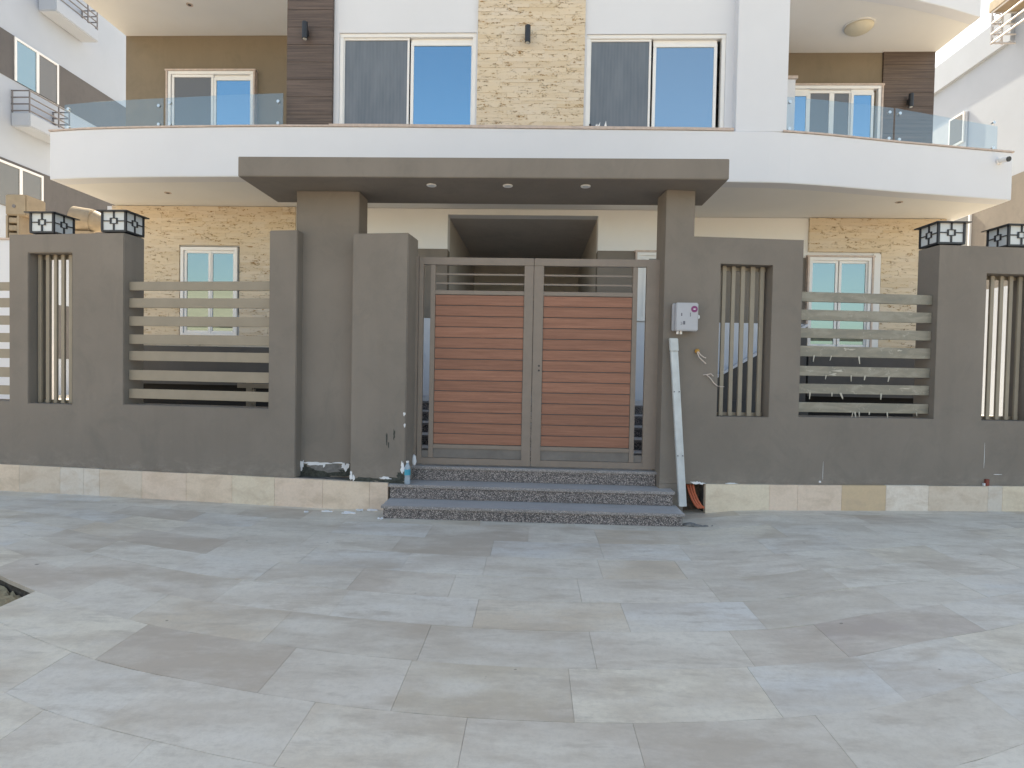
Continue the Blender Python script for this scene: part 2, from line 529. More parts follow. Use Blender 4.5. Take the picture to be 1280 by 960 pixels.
bm = bmesh.new()
N = 60
for (ya, yb, xa, xb) in ((-14, PIT[2], -16, 16), (PIT[3], 7.2, -16, 16), (PIT[2], PIT[3], PIT[1], 16), (PIT[2], PIT[3], -16, PIT[0])):
    nx = max(2, int((xb - xa) * 3)); ny = max(1, int((yb - ya) * 2))
    gr = [[bm.verts.new((xa + (xb - xa) * i / nx, bend(xa + (xb - xa) * i / nx, ya + (yb - ya) * j / ny) if abs(xa + (xb - xa) * i / nx) < 9 and ya + (yb - ya) * j / ny > 0.5 else ya + (yb - ya) * j / ny,
                         gz(xa + (xb - xa) * i / nx) - 0.006)) for j in range(ny + 1)] for i in range(nx + 1)]
    for i in range(nx):
        for j in range(ny):
            bm.faces.new((gr[i][j], gr[i + 1][j], gr[i + 1][j + 1], gr[i][j + 1]))
bed = obj('paving_bed', bm, 'tile', kind='structure')
bed.color = (0.50, 0.445, 0.38, 1)

paving = bpy.data.objects.new('paving', None)
COL.objects.link(paving)
paving['kind'] = 'structure'
TILE_COLS = [(0.60, 0.54, 0.46), (0.64, 0.58, 0.50), (0.70, 0.645, 0.56), (0.63, 0.60, 0.555), (0.67, 0.635, 0.585),
             (0.60, 0.505, 0.395), (0.52, 0.44, 0.365), (0.71, 0.635, 0.52), (0.50, 0.43, 0.355), (0.68, 0.615, 0.53), (0.66, 0.61, 0.54)]
def tile(xa, xb, ya, yb, color, warp=True):
    bm = bmesh.new()
    j = 0.0008
    dz = random.uniform(-0.0005, 0.0005); tx = random.uniform(-0.0005, 0.0005); ty = random.uniform(-0.0005, 0.0005)
    top, bot = [], []
    n = 3
    ring = [(xa + j + (xb - xa - 2 * j) * k / n, ya + j) for k in range(n + 1)] + [(xb - j - (xb - xa - 2 * j) * k / n, yb - j) for k in range(n + 1)]
    for (x, y) in ring:
        Y = bend(x, y)
        top.append(bm.verts.new((x, Y, gz(x) + dz + tx * (x - xa) / (xb - xa) + ty * (y - ya) / (yb - ya))))
        bot.append(bm.verts.new((x, Y, gz(x) - 0.03)))
    m_ = len(ring)
    for i in range(n):
        bm.faces.new((top[i], top[i + 1], top[m_ - 2 - i], top[m_ - 1 - i]))
    for i in range(m_):
        bm.faces.new((bot[i], bot[(i + 1) % m_], top[(i + 1) % m_], top[i]))
    o = obj('paving_tile', bm, 'tile', paving)
    o.color = (*color, 1)
    return o
DARKT = (0.49, 0.41, 0.335)
rows = [1.56, 2.01, 2.435, 2.88, 3.30, 3.72, 4.15, 4.58, 5.02, 5.46, 5.90, 6.34]
rt = random.Random(11)
for r in range(len(rows) - 1):
    ya, yb = rows[r], rows[r + 1]
    half = 0.95 * yb + 1.6
    fixed = {2: [(-2.22, -1.24, DARKT), (-1.24, -0.60, (0.643, 0.575, 0.493)), (-0.60, 0.20, (0.538, 0.460, 0.358))],
             3: [(1.70, 2.62, (0.462, 0.385, 0.336))],
             1: [(-0.95, -0.26, (0.667, 0.586, 0.482)), (-0.26, 0.45, (0.597, 0.529, 0.448))]}.get(r, [])
    spans = []
    cuts = [(-half, None)]
    def fill(a, b):
        x = a
        while b - x > 0.05:
            L = rt.choice((0.82, 0.88, 0.92, 0.70, 0.62))
            if b - x - L < 0.35: L = b - x
            spans.append((x, x + L, rt.choice(TILE_COLS)))
            x += L
    x = -half if r != 2 else PIT[1]
    if r == 2: fill(-half, PIT[0])
    for (a, b, c) in fixed:
        fill(x, a); spans.append((a, b, c)); x = b
    fill(x, half)
    for a, b, c in spans: tile(a, b, ya, yb, c)

# the open planting pit on the far left
bm = bmesh.new()
def ringpts(z, ins=0.0):
    return [(PIT[0] + ins, bend(PIT[0], PIT[2]), z), (PIT[1] - ins, bend(PIT[1], PIT[2]), z), (PIT[1] - ins, bend(PIT[1], PIT[3]), z), (PIT[0] + ins, bend(PIT[0], PIT[3]), z)]
a = [bm.verts.new(p) for p in ringpts(-0.028)]; b = [bm.verts.new(p) for p in ringpts(-0.16)]
for i in range(4): bm.faces.new((a[i], a[(i + 1) % 4], b[(i + 1) % 4], b[i]))
obj('pit_lining', bm, 'rubble', paving)
bm = bmesh.new()
bmesh.ops.create_grid(bm, x_segments=24, y_segments=14, size=1)
for v in bm.verts:
    x = PIT[0] + (v.co.x + 1) / 2 * (PIT[1] - PIT[0])
    y = PIT[2] + (v.co.y + 1) / 2 * (PIT[3] - PIT[2])
    v.co = (x, bend(x, y), -0.10 + random.uniform(-0.02, 0.02))
soil = obj('soil', bm, 'soil', kind='stuff')

# low sandy rise across the road, behind the camera (it shows in the window glass)
bm = bmesh.new()
nx, ny = 60, 10
gr = []
for i in range(nx + 1):
    row = []
    for j in range(ny + 1):
        x = -240 + 480 * i / nx; y = -22 - 50 * j / ny
        h = (7.5 - 5.5 * math.tanh(x / 40) + 1.0 * sin(x * 0.06) + 0.7 * sin(x * 0.17 + 1)) * sin(pi * min(1, j / ny * 0.9 + 0.02)) - 0.45
        row.append(bm.verts.new((x, y, h)))
    gr.append(row)
for i in range(nx):
    for j in range(ny):
        bm.faces.new((gr[i][j], gr[i + 1][j], gr[i + 1][j + 1], gr[i][j + 1]))
obj('sand_hill', bm, 'sand', kind='structure', smooth=True)

# garden floor behind the wall
bm = bmesh.new()
box(bm, -15.6, 15.6, 6.75, 24, -0.3, 0.40)
gf = obj('garden_floor', bm, plaster('garden_paving', (0.64, 0.57, 0.47), 0.08), kind='structure')

# ------------------------------------------------------------------ boundary wall, two wings
def slat_mesh(x0, x1, z0, z1, y0, y1):
    bm = bmesh.new(); box(bm, x0, x1, y0, y1, z0, z1)
    return bm

AL = math.atan(0.1024)
WL = thing('boundary_wall', 'grey rendered boundary wall with clean beige slats and damp peeling foot beside the steps', 'wall', (-1.5, 6.02, 0), -AL)
TOPL = 2.965
bm = bmesh.new()
wall(bm, -8.3, -1.081, 0.285, TOPL, 0, 0.30, holes=[(-3.165, -1.404, 1.03, 9), (-4.40, -3.83, 1.012, 2.75), (-6.40, -4.66, 1.03, 9), (-7.7, -7.1, 1.012, 2.75)])
obj('masonry', bm, 'grey', WL, 0.008)
quick('footing', 'grey_dark', WL, (-8.3, 0.10, 0.03, 0.28, -0.30, 0.283))
quick('gate_pier', 'grey', WL, (-0.457, 0.158, 0.0, 0.33, 0.285, 2.918), bevel=0.01)
SL_L = [(2.427, 2.329), (2.24, 2.132), (2.034, 1.926), (1.828, 1.72), (1.64, 1.532), (1.424, 1.307), (1.208, 1.1)]
for (zt, zb) in SL_L:
    quick('slat', 'slat', WL, (-3.163, -1.406, 0.07, 0.108, zb, zt), bevel=0.003)
    quick('slat', 'slat', WL, (-6.398, -4.662, 0.07, 0.108, zb, zt), bevel=0.003)
for (a, b) in ((-4.414, -4.349), (-4.306, -4.242), (-4.199, -4.141), (-4.103, -4.040), (-4.002, -3.938)):
    quick('upright_bar', 'slat', WL, (a + 0.028, b + 0.012, 0.10, 0.125, 1.014, 2.748), bevel=0.003)
quick('bar_rail', 'slat', WL, (-4.398, -3.832, 0.144, 0.17, 2.70, 2.745), (-4.398, -3.832, 0.144, 0.17, 1.016, 1.05))
PC = {'a': (0.70, 0.575, 0.46), 'b': (0.65, 0.56, 0.47), 'g': (0.63, 0.575, 0.515), 'p': (0.72, 0.585, 0.48), 'w': (0.76, 0.685, 0.61), 't': (0.59, 0.45, 0.30), 'c': (0.70, 0.61, 0.485)}
cuts = [-8.3, -7.2, -6.3, -5.6, -4.785, -4.492, -3.95, -3.647, -3.44, -2.902, -2.355, -1.803, -1.301, -0.747, -0.223, -0.02]
tone = 'abapabggbpacpap'
for i in range(len(cuts) - 1):
    o = quick('plinth_tile', 'plinth', WL, (cuts[i] + 0.0007, cuts[i + 1] - 0.0007, -0.03, 0.0275, -0.06, 0.287 + random.uniform(-0.002, 0.002)), bevel=0.0015)
    o.color = (*sc(PC[tone[i]], random.uniform(0.95, 1.05)), 1)

def blob(cx, cz, rx_, rz_, seed, n=26, amp=0.35):
    r = random.Random(seed)
    ph = [r.uniform(0, 6.28) for _ in range(4)]
    out = []
    for k in range(n):
        a = 2 * pi * k / n
        q = 1 + amp * (0.5 * sin(3 * a + ph[0]) + 0.35 * sin(5 * a + ph[1]) + 0.3 * sin(9 * a + ph[2])) + r.uniform(-amp, amp) * 0.35
        out.append((cx + rx_ * q * cos(a), cz + rz_ * q * sin(a)))
    return out

def patches(name, m, parent, specs, y0, y1):
    bm = bmesh.new()
    for k, s in enumerate(specs): prism(bm, blob(*s), y0 - 0.0006 * k, y1)
    return obj(name, bm, m, parent)
# damp, crumbling foot of the pier and bare patches
patches('damp_patch', 'damp', WL, [(0.02, 0.305, 0.15, 0.035, 5), (-0.30, 0.30, 0.17, 0.03, 6), (0.11, 0.35, 0.05, 0.05, 8)], -0.003, 0.002)
patches('bare_patch', 'flake', WL, [(-0.44, 0.34, 0.015, 0.05, 11), (-0.06, 0.335, 0.055, 0.014, 12), (-0.41, 0.32, 0.012, 0.03, 13), (0.14, 1.02, 0.012, 0.018, 14), (0.145, 0.90, 0.008, 0.02, 15), (0.13, 0.45, 0.02, 0.06, 16)], -0.006, 0.002)
patches('scuff_mark', 'damp', WL, [(0.03, 0.80, 0.010, 0.055, 21, 16, 0.4), (-0.05, 0.75, 0.007, 0.06, 22, 16, 0.5), (-0.03, 0.69, 0.005, 0.03, 23, 16, 0.5)], -0.002, 0.002)

WR = thing('boundary_wall', 'grey rendered boundary wall with film-spattered slats and a tan plinth tile near orange pipes', 'wall', (1.5, 6.14, 0), AL)
bm = bmesh.new()
wall(bm, -0.160, 8.0, 0.335, 3.4185, 0.0, 0.30, holes=[(0.147, 9.0, 2.945, 9.0), (1.34, 2.86, 1.06, 9), (0.441, 1.01, 1.052, 2.668), (3.41, 3.985, 1.05, 2.655), (4.50, 6.2, 1.06, 9)])
obj('masonry', bm, 'grey', WR, 0.008)
quick('footing', 'grey_dark', WR, (0.34, 8.0, 0.03, 0.28, -0.30, 0.333))
SL_R = [(2.41, 2.306), (2.219, 2.106), (2.019, 1.915), (1.828, 1.714), (1.61, 1.505), (1.418, 1.313), (1.216, 1.111)]
def m_spatter():
    m, t, b = new_mat('film_spattered_slat_paint')
    p = mapped(t)
    n1 = noise(t, mapped(t, (1.6, 1.6, 5)), 2.2, 5, 0.6, 0.6)
    col = ramp(t, n1, [(0.38, (0.200, 0.190, 0.160)), (0.5, (0.235, 0.215, 0.175)), (0.62, (0.285, 0.265, 0.22))])
    n2 = noise(t, p, 16, 6, 0.7, 0.8)
    col = mix(t, ramp(t, n2, [(0.60, (0, 0, 0)), (0.66, (0.6,) * 3)]), col, (0.42, 0.40, 0.34))
    t.links.new(col, b.inputs['Base Color'])
    b.inputs['Roughness'].default_value = 0.5
    return m
M['spatter'] = m_spatter()
for k, (zt, zb) in enumerate(SL_R):
    quick('slat', 'spatter', WR, (1.342, 2.858, 0.07, 0.108, zb, zt), bevel=0.003)
    quick('slat', 'slat', WR, (4.502, 6.198, 0.07, 0.108, zb, zt), bevel=0.003)
rf = random.Random(4)
bm = bmesh.new()                                   # torn shreds of protective film on the lower slats
for k in (3, 4, 5, 6):
    zt, zb = SL_R[k]
    for q in range(6):
        x = 1.42 + rf.random() * 1.3
        if rf.random() < 0.72:
            L = rf.uniform(0.02, 0.075); wd = rf.uniform(0.004, 0.010); dx = rf.uniform(-0.02, 0.04)
            prism(bm, [(x - wd, zb + 0.012), (x + wd, zb + 0.012), (x + dx + wd * .4, zb - L), (x + dx - wd * .4, zb - L)], 0.064, 0.069)
        else:
            prism(bm, blob(x, rf.uniform(zb + 0.012, zt - 0.012), rf.uniform(0.015, 0.06), rf.uniform(0.006, 0.014), rf.randrange(9999), 12, 0.5), 0.066, 0.0695)
obj('torn_film', bm, 'film', WR, kind='stuff')
for (a, b) in ((0.521, 0.570), (0.623, 0.672), (0.725, 0.778), (0.831, 0.889), (0.938, 0.992)):
    quick('upright_bar', 'slat', WR, (a - 0.014, b - 0.020, 0.10, 0.125, 1.054, 2.666), bevel=0.003)
for a in (3.452, 3.562, 3.672, 3.782, 3.892):
    quick('upright_bar', 'slat', WR, (a - 0.010, a + 0.036, 0.10, 0.125, 1.054, 2.650), bevel=0.003)
quick('bar_rail', 'slat', WR, (0.445, 1.006, 0.144, 0.17, 2.62, 2.66), (0.445, 1.006, 0.144, 0.17, 1.056, 1.09), (3.414, 3.981, 0.144, 0.17, 2.61, 2.65), (3.414, 3.981, 0.144, 0.17, 1.056, 1.09))
cuts = [0.332, 1.029, 1.34, 1.831, 2.327, 2.811, 3.493, 3.66, 4.3, 5.0, 5.7, 6.4, 7.2, 8.0]
tone = 'cpptwbgcabpac'
for i in range(len(cuts) - 1):
    o = quick('plinth_tile', 'plinth', WR, (cuts[i] + 0.0007, cuts[i + 1] - 0.0007, -0.03, 0.0275, -0.06, 0.335 + random.uniform(-0.002, 0.002)), bevel=0.0015)
    o.color = (*sc(PC[tone[i]], random.uniform(0.97, 1.05)), 1)
patches('chipped_edge', 'flake', WR, [(0.235, 0.345, 0.05, 0.014, 31), (0.30, 0.338, 0.03, 0.010, 32), (1.6, 0.365, 0.012, 0.010, 33), (0.62, 0.342, 0.06, 0.006, 34)], -0.003, 0.002)
quick('cavity_back', 'rubble', WR, (0.10, 0.34, 0.16, 0.20, -0.1, 0.336), (0.10, 0.341, 0.0, 0.2, 0.33, 0.3345))
patches('crack_line', 'flake', WR, [(3.46, 0.66, 0.0018, 0.13, 41, 12, 0.3), (1.63, 0.48, 0.0015, 0.10, 42, 12, 0.3), (3.62, 0.46, 0.05, 0.003, 43, 12, 0.3)], -0.0015, 0.002)
pull = thing('wire_box', 'small rust-red junction stub at the wall foot near the frame edge', 'wire box', (1.5 + 3.47 * cos(AL), 6.14 + 3.47 * sin(AL) - 0.02, 0.335), AL)
quick('stub', 'rust', pull, (0.0, 0.04, -0.008, 0.018, 0.003, 0.075), bevel=0.003)
quick('stub_cap', 'flake', pull, (-0.025, -0.004, -0.006, 0.014, 0.003, 0.03), bevel=0.002)

# ------------------------------------------------------------------ gate canopy with its two pillars
CP = thing('gate_canopy', 'flat grey canopy slab with three downlights over the gate', 'canopy', (-0.6, 6.25, 0))
def q2(name, m, x0, x1, y0, y1, z0, z1, **kw):
    return quick(name, m, CP, (x0 + 0.6, x1 + 0.6, y0 - 6.25, y1 - 6.25, z0, z1), **kw)
q2('slab', 'grey', -3.055, 1.872, 5.79, 6.70, 3.42, 3.62, bevel=0.006)
q2('pillar', 'grey', -2.64, -1.945, 6.25, 6.56, 0.286, 3.4185, bevel=0.006)
quick('pillar_foot', 'grey', WR, (-0.160, 0.10, 0.003, 0.30, 0.0, 0.333))
q2('footing', 'grey_dark', -2.64, -1.70, 6.20, 6.56, -0.2, 0.284)
for x in (-1.115, -0.318, 0.487):
    bm = bmesh.new()
    lathe(bm, [(0.030, -0.004), (0.050, -0.006), (0.052, 0.0), (0.050, 0.004)], (x + 0.6, 6.02 - 6.25, 3.4155))
    d = obj('downlight', bm, 'pvc', CP, smooth=False)
    bm = bmesh.new()
    lathe(bm, [(0.0295, 0.0), (0.0295, 0.006)], (x + 0.6, 6.02 - 6.25, 3.409))
    obj('lens', bm, 'opal', d)
# peeled foot of the recessed pillar
def pp(name, m, specs, y0, y1):
    bm = bmesh.new()
    for k, s in enumerate(specs): prism(bm, blob(*s), y0 - 6.25 - 0.0006 * k, y1 - 6.25)
    return obj(name, bm, m, CP)
pp('damp_patch', 'damp', [(-1.74, 0.33, 0.30, 0.055, 51, 40, 0.3), (-1.98, 0.37, 0.07, 0.08, 52), (-1.40, 0.36, 0.08, 0.07, 53)], 6.247, 6.252)
pp('cement_patch', 'cement', [(-1.66, 0.385, 0.19, 0.042, 54, 36, 0.3)], 6.244, 6.252)
pp('peeled_paint', 'flake', [(-1.79, 0.432, 0.14, 0.017, 55, 36, 0.4), (-1.46, 0.405, 0.04, 0.04, 56, 20, 0.5), (-1.95, 0.41, 0.018, 0.05, 57, 16, 0.5), (-1.53, 0.445, 0.07, 0.007, 58, 16, 0.4), (-1.70, 0.415, 0.012, 0.02, 59, 16, 0.4)], 6.240, 6.252)

# ------------------------------------------------------------------ the double gate
GT = thing('double_gate', 'grey metal double gate filled with red brown horizontal boards', 'gate', (-0.03, 6.3, 0.452))
GX, GY, GZ = 0.03, -6.3, -0.452
def gq(name, m, parent, *bs, **kw):
    return quick(name, m, parent, *[(b[0] + GX, b[1] + GX, b[2] + GY, b[3] + GY, b[4] + GZ, b[5] + GZ) for b in bs], **kw)
gq('gate_post', 'gate', GT, (-1.395, -1.342, 6.27, 6.36, 0.455, 2.73), (-1.338, -1.287, 6.28, 6.35, 0.455, 2.73), bevel=0.003)
gq('gate_post', 'gate', GT, (1.332, 1.344, 6.28, 6.35, 0.455, 2.72), bevel=0.003)
def leaf(s):
    # s=-1: hinged on the west post; +1: on the east post.  Built from real rails so daylight shows between them
    if s < 0: o0, o1, g1, i1, p1, mm = -1.283, -1.233, -1.155, -1.103, -0.131, -0.031
    else: mm, p1, i1, g1, o1, o0 = -0.026, 0.080, 1.040, 1.092, 1.185, 1.328
    X = sorted
    def bx(a, b, z0, z1, y0=6.28, y1=6.33): a, b = X((a, b)); return (a, b, y0, y1, z0, z1)
    parts = [bx(o0, o1, 0.455, 2.72), bx(g1, i1, 0.525, 2.638, 6.283, 6.327), bx(p1, mm, 0.455, 2.638),
             bx(o1, mm, 2.64, 2.72), bx(o1, p1, 0.455, 0.523), bx(i1, p1, 2.318, 2.362, 6.284, 6.326), bx(i1, p1, 0.630, 0.674, 6.284, 6.326)]
    L = gq('gate_leaf', 'gate', GT, *parts, bevel=0.0025)
    for z in (2.54, 2.44): gq('cross_bar', 'gate', L, bx(i1, p1, z - 0.009, z + 0.009, 6.298, 6.314))
    gq('kick_panel', 'gate_low', L, bx(i1, p1, 0.525, 0.628, 6.30, 6.312), bx(o1, g1, 0.525, 0.60, 6.30, 6.312))
    a, b = X((i1, p1)); a += 0.002; b -= 0.002
    n, z0, z1 = 14, 0.676, 2.316
    h = (z1 - z0) / n
    for k in range(n):
        bd = random.uniform(-0.001, 0.001)
        gq('board', 'board', L, (a + 0.0, b, 6.291 + bd, 6.309, z0 + k * h + 0.0045, z0 + (k + 1) * h - 0.0045), bevel=0.0025)
    gq('board_backing', 'print', L, (a, b, 6.3105, 6.316, z0, z1))
    if s > 0:
        for z in (1.555, 1.505):
            bm = bmesh.new()
            tube(bm, [(0.045 + GX, 6.2785 + GY, z + GZ), (0.045 + GX, 6.284 + GY, z + GZ)], 0.011, 10)
            obj('keyhole', bm, 'black', L)
    return L
leaf(-1); leaf(1)

# ------------------------------------------------------------------ steps in front of the gate
ST = thing('entrance_steps', 'three speckled grey granite steps up to the gate', 'steps', (0, 5.66, 0))
def step(x0, x1, yf, yb, z0, z1, nose=0.02):
    s_ = quick('step', 'granite', ST, (x0 + 0.02, x1 - 0.02, yf + nose - 5.66, yb - 5.66, z0, z1 - 0.031), bevel=0.003)
    mid = -0.1
    quick('tread', 'granite_tread', s_, (x0, x1, yf - 5.66, yb - 5.66, z1 - 0.03, z1), bevel=0.005)
    return s_
step(-1.505, 1.495, 5.65, 6.04, -0.05, 0.131)
step(-1.515, 1.47, 5.96, 6.30, 0.1325, 0.281)
step(-1.35, 1.343, 6.22, 6.55, 0.2825, 0.437)

# stair inside the garden, seen through the gaps beside the gate boards
GS = thing('garden_stair', 'granite stair rising behind the gate to the house door', 'stair', (0, 7.0, 0.4))
for k in range(5):
    z0, z1 = 0.002 + 0.128 * k, 0.128 * (k + 1)
    s_ = quick('step', 'granite', GS, (-2.05, 2.05, 0.30 * k, 0.30 * k + 0.33 if k < 4 else 2.60, z0, z1 - 0.031))
    quick('tread', 'granite_tread', s_, (-2.07, 2.07, 0.30 * k - 0.02, 0.30 * k + 0.33 if k < 4 else 2.60, z1 - 0.03, z1), bevel=0.004)
# ------------------------------------------------------------------ the villa
VI = thing('villa', 'white and grey villa with curved balconies and stone cladding behind the gate', 'house', (0, 9.7, 0.4))
def vq(name, m, *bs, parent=None, **kw):
    o = quick(name, m, parent or VI, *[(b[0], b[1], b[2] - 9.7, b[3] - 9.7, b[4] - 0.4, b[5] - 0.4) for b in bs], **kw)
    return o
def vobj(name, bm, m, parent=None, **kw):
    bmesh.ops.translate(bm, verts=bm.verts, vec=(0, -9.7, -0.4))
    return obj(name, bm, m, parent or VI, **kw)

def cladding(name, x0, x1, z0, z1, y, holes=(), seed=1, hmin=0.038, hmax=0.066):
    r = random.Random(seed)
    bm = bmesh.new()
    z = z0
    while z < z1 - 0.01:
        h = min(r.uniform(hmin, hmax), z1 - z)
        if z1 - z - h < 0.04: h = z1 - z
        segs = [(x0, x1)]
        for (a, b, c, d) in holes:
            if z + h > c + 0.005 and z < d - 0.005:
                segs = [s2 for s in segs for s2 in ((s[0], min(s[1], a)), (max(s[0], b), s[1])) if s2[1] - s2[0] > 0.02]
        for (a, b) in segs:
            x = a
            while x < b - 0.01:
                L = min(r.uniform(0.18, 0.55), b - x)
                if b - x - L < 0.1: L = b - x
                p = r.uniform(0.0, 0.007)
                box(bm, x + 0.0005, x + L - 0.0005, y - p, y + 0.03, z + 0.0005, z + h - 0.0005)
                x += L
        z += h
    return vobj(name, bm, 'stone', kind='stuff')

def window(name, x0, x1, z0, z1, y, sashes, surround=True, fr=0.055):
    """sashes: (x fraction 0, x fraction 1, kind, set back, head drop)"""
    bm = bmesh.new()
    box(bm, x0, x1, y, y + 0.09, z1 - fr, z1); box(bm, x0, x1, y, y + 0.09, z0, z0 + fr * 0.6)
    box(bm, x0, x0 + fr, y + 0.001, y + 0.09, z0 + fr * 0.6, z1 - fr); box(bm, x1 - fr, x1, y + 0.001, y + 0.09, z0 + fr * 0.6, z1 - fr)
    W = vobj(name, bm, 'pvc', bevel=0.004)
    for (f0, f1, kind, back, drop) in sashes:
        a = x0 + (x1 - x0) * f0; b = x0 + (x1 - x0) * f1
        t = 0.045 if kind != 'screen' else 0.03
        lo, hi = z0 + fr * 0.6 + 0.002, z1 - fr - drop
        bm = bmesh.new()
        yb = y + back
        box(bm, a, b, yb, yb + 0.035, hi - t, hi); box(bm, a, b, yb, yb + 0.035, lo, lo + t)
        box(bm, a, a + t, yb + 0.001, yb + 0.035, lo + t, hi - t); box(bm, b - t, b, yb + 0.001, yb + 0.035, lo + t, hi - t)
        if drop > 0.01: box(bm, a, b, yb + 0.02, yb + 0.06, hi + 0.001, z1 - fr)
        vobj('sash', bm, 'pvc', W, bevel=0.003)
        vq('fly_screen' if kind == 'screen' else 'pane', kind, (a + t - 0.003, b - t + 0.003, yb + 0.015, yb + 0.021, lo + t - 0.003, hi - t + 0.003), parent=W)
    if surround:
        vq('surround', 'marble', (x0 - 0.045, x1 + 0.045, y - 0.015, y + 0.10, z1 + 0.001, z1 + 0.03), (x0 - 0.03, x0 - 0.001, y - 0.012, y + 0.10, z0, z1), (x1 + 0.001, x1 + 0.03, y - 0.012, y + 0.10, z0, z1), parent=W)
    return W

# --- ground floor
YG, YG2 = 9.7, 10.1
NICHE = (-1.51, 1.01, 1.05, 4.10)
WINL = (-6.08, -5.09, 2.0, 3.50); WINC = (1.66, 2.62, 2.36, 3.50); WINR = (4.64, 5.68, 1.97, 3.53)
bm = bmesh.new(); wall(bm, -7.3, 2.35, 3.525, 4.197, YG, YG + 0.25, holes=[NICHE, WINL]); vobj('ground_floor_wall', bm, 'ivory')
bm = bmesh.new(); wall(bm, 2.352, 6.9, 3.525, 4.197, YG2, YG2 + 0.25, holes=[WINR]); vobj('ground_floor_wall', bm, 'ivory')
bm = bmesh.new(); wall(bm, -7.3, 2.35, 2.36, 3.523, YG + 0.003, YG + 0.25, holes=[NICHE, WINC, WINL]); vobj('grey_band', bm, 'grey')
bm = bmesh.new(); wall(bm, 2.352, 6.9, 2.395, 3.523, YG2 + 0.003, YG2 + 0.25, holes=[WINR, (2.0, 2.62, 2.36, 3.5)]); vobj('grey_band', bm, 'grey')
bm = bmesh.new(); wall(bm, -7.3, 2.35, 1.03, 2.358, YG, YG + 0.25, holes=[NICHE, WINL]); vobj('lower_wall', bm, 'white')
bm = bmesh.new(); wall(bm, 2.352, 6.9, 1.03, 2.393, YG2, YG2 + 0.25, holes=[WINR]); vobj('lower_wall', bm, 'white')
cladding('stone_cladding', -7.3, -4.10, 1.81, 4.195, YG - 0.032, holes=[(WINL[0] - 0.03, WINL[1] + 0.03, WINL[2], WINL[3] + 0.03)], seed=3)
cladding('stone_cladding', 4.63, 6.9, 1.87, 4.195, YG2 - 0.032, holes=[(WINR[0] - 0.03, WINR[1] + 0.16, WINR[2], WINR[3] + 0.07)], seed=4)
vq('basement_wall', 'grey_dark', (-7.3, -2.10, 9.55, 9.69, 1.16, 1.808), (4.63, 6.9, 9.95, 10.09, 1.16, 1.868))
vq('basement_dark_panel', 'painted_dark', (-7.3, -2.10, 9.66, 9.69, 0.402, 1.158), (4.63, 6.9, 10.05, 10.09, 0.402, 1.158))  # solid panels, the shade of a basement opening put into their colour
window('window', *WINL, 9.64, [(0.06, 0.53, 'pane_pale', 0.02, 0), (0.51, 0.96, 'pane_pale', 0.03, 0.0)], surround=False)
window('window', *WINR, 10.04, [(0.0, 0.47, 'pane_pale', 0.02, 0), (0.49, 0.96, 'pane_pale', 0.03, 0.0)])
vq('window_reveal', 'ivory', (WINR[1] + 0.032, WINR[1] + 0.15, 10.055, 10.09, WINR[2], WINR[3] + 0.06))
window('window', WINC[0], WINC[1], WINC[2], WINC[3], 9.66, [(0.0, 0.16, 'pvc', 0.02, 0), (0.16, 0.98, 'pane_dark', 0.03, 0.0)])
# raking stair wall beside the right slot
bm = bmesh.new(); prism(bm, [(2.55, 1.06), (2.55, 1.10), (4.6, 2.34), (4.6, 1.06)], 9.96, 10.09)
vobj('stair_string', bm, 'grey_dark')
bm = bmesh.new(); prism(bm, [(2.55, 1.102), (2.55, 1.145), (4.6, 2.385), (4.6, 2.342)], 9.94, 10.09)
vobj('stair_cap', bm, 'white')
vq('plinth_wall', 'grey_dark', (2.352, 4.628, 9.90, 10.09, 0.402, 1.058), (-2.098, -2.06, 9.5, 9.69, 0.402, 1.028))
# --- entrance recess
vq('porch_lining', 'porch', (-1.76, -1.512, 9.952, 14.0, 1.05, 4.35), (1.012, 1.26, 9.952, 14.0, 1.05, 4.35), (-1.51, 1.01, 9.952, 14.0, 4.102, 4.35), (-1.76, 1.26, 14.0, 14.2, 1.05, 4.35))
vq('porch_floor', 'granite', (-1.51, 1.01, 9.61, 14.0, 0.85, 1.046))
D = vq('door', 'walnut', (-0.75, 0.25, 13.95, 13.998, 1.06, 3.20))
vq('door_frame', 'tan_box', (-0.85, -0.752, 13.93, 13.998, 1.06, 3.30), (0.252, 0.35, 13.93, 13.998, 1.06, 3.30), (-0.85, 0.35, 13.93, 13.998, 3.202, 3.30), parent=D)
vq('door_handle', 'steel', (0.12, 0.15, 13.90, 13.949, 2.0, 2.25), parent=D)

# --- first-floor slab and curved balcony front
FRONT = [(-7.25, 8.34), (-6.6, 8.255), (-5.9, 8.21), (-5.2, 8.18), (-4.4, 8.155), (-3.6, 8.14), (-2.0, 8.15), (0, 8.19), (2.0, 8.225), (3.4, 8.27), (4.0, 8.37), (4.6, 8.50), (5.2, 8.635), (5.8, 8.75), (6.4, 8.87), (7.1, 9.0)]
def fy(x):
    if x <= FRONT[0][0]: return FRONT[0][1]
    for (a, ya), (b, yb) in zip(FRONT, FRONT[1:]):
        if x <= b: return ya + (yb - ya) * (x - a) / (b - a)
    return FRONT[-1][1]
def curved(x0, x1, off0, off1, z0, z1, n=48, yback=None):
    """A strip following the balcony front: off0 and off1 behind its face (or to a straight yback)."""
    bm = bmesh.new()
    cols = []
    for i in range(n + 1):
        x = x0 + (x1 - x0) * i / n
        ya = fy(x) + off0; yb = yback if yback is not None else fy(x) + off1
        cols.append([bm.verts.new((x, y, z)) for (y, z) in ((ya, z0), (ya, z1), (yb, z1), (yb, z0))])
    for i in range(n):
        for k in range(4):
            bm.faces.new((cols[i][k], cols[i + 1][k], cols[i + 1][(k + 1) % 4], cols[i][(k + 1) % 4]))
    bm.faces.new(cols[0]); bm.faces.new(cols[-1][::-1])
    return bm
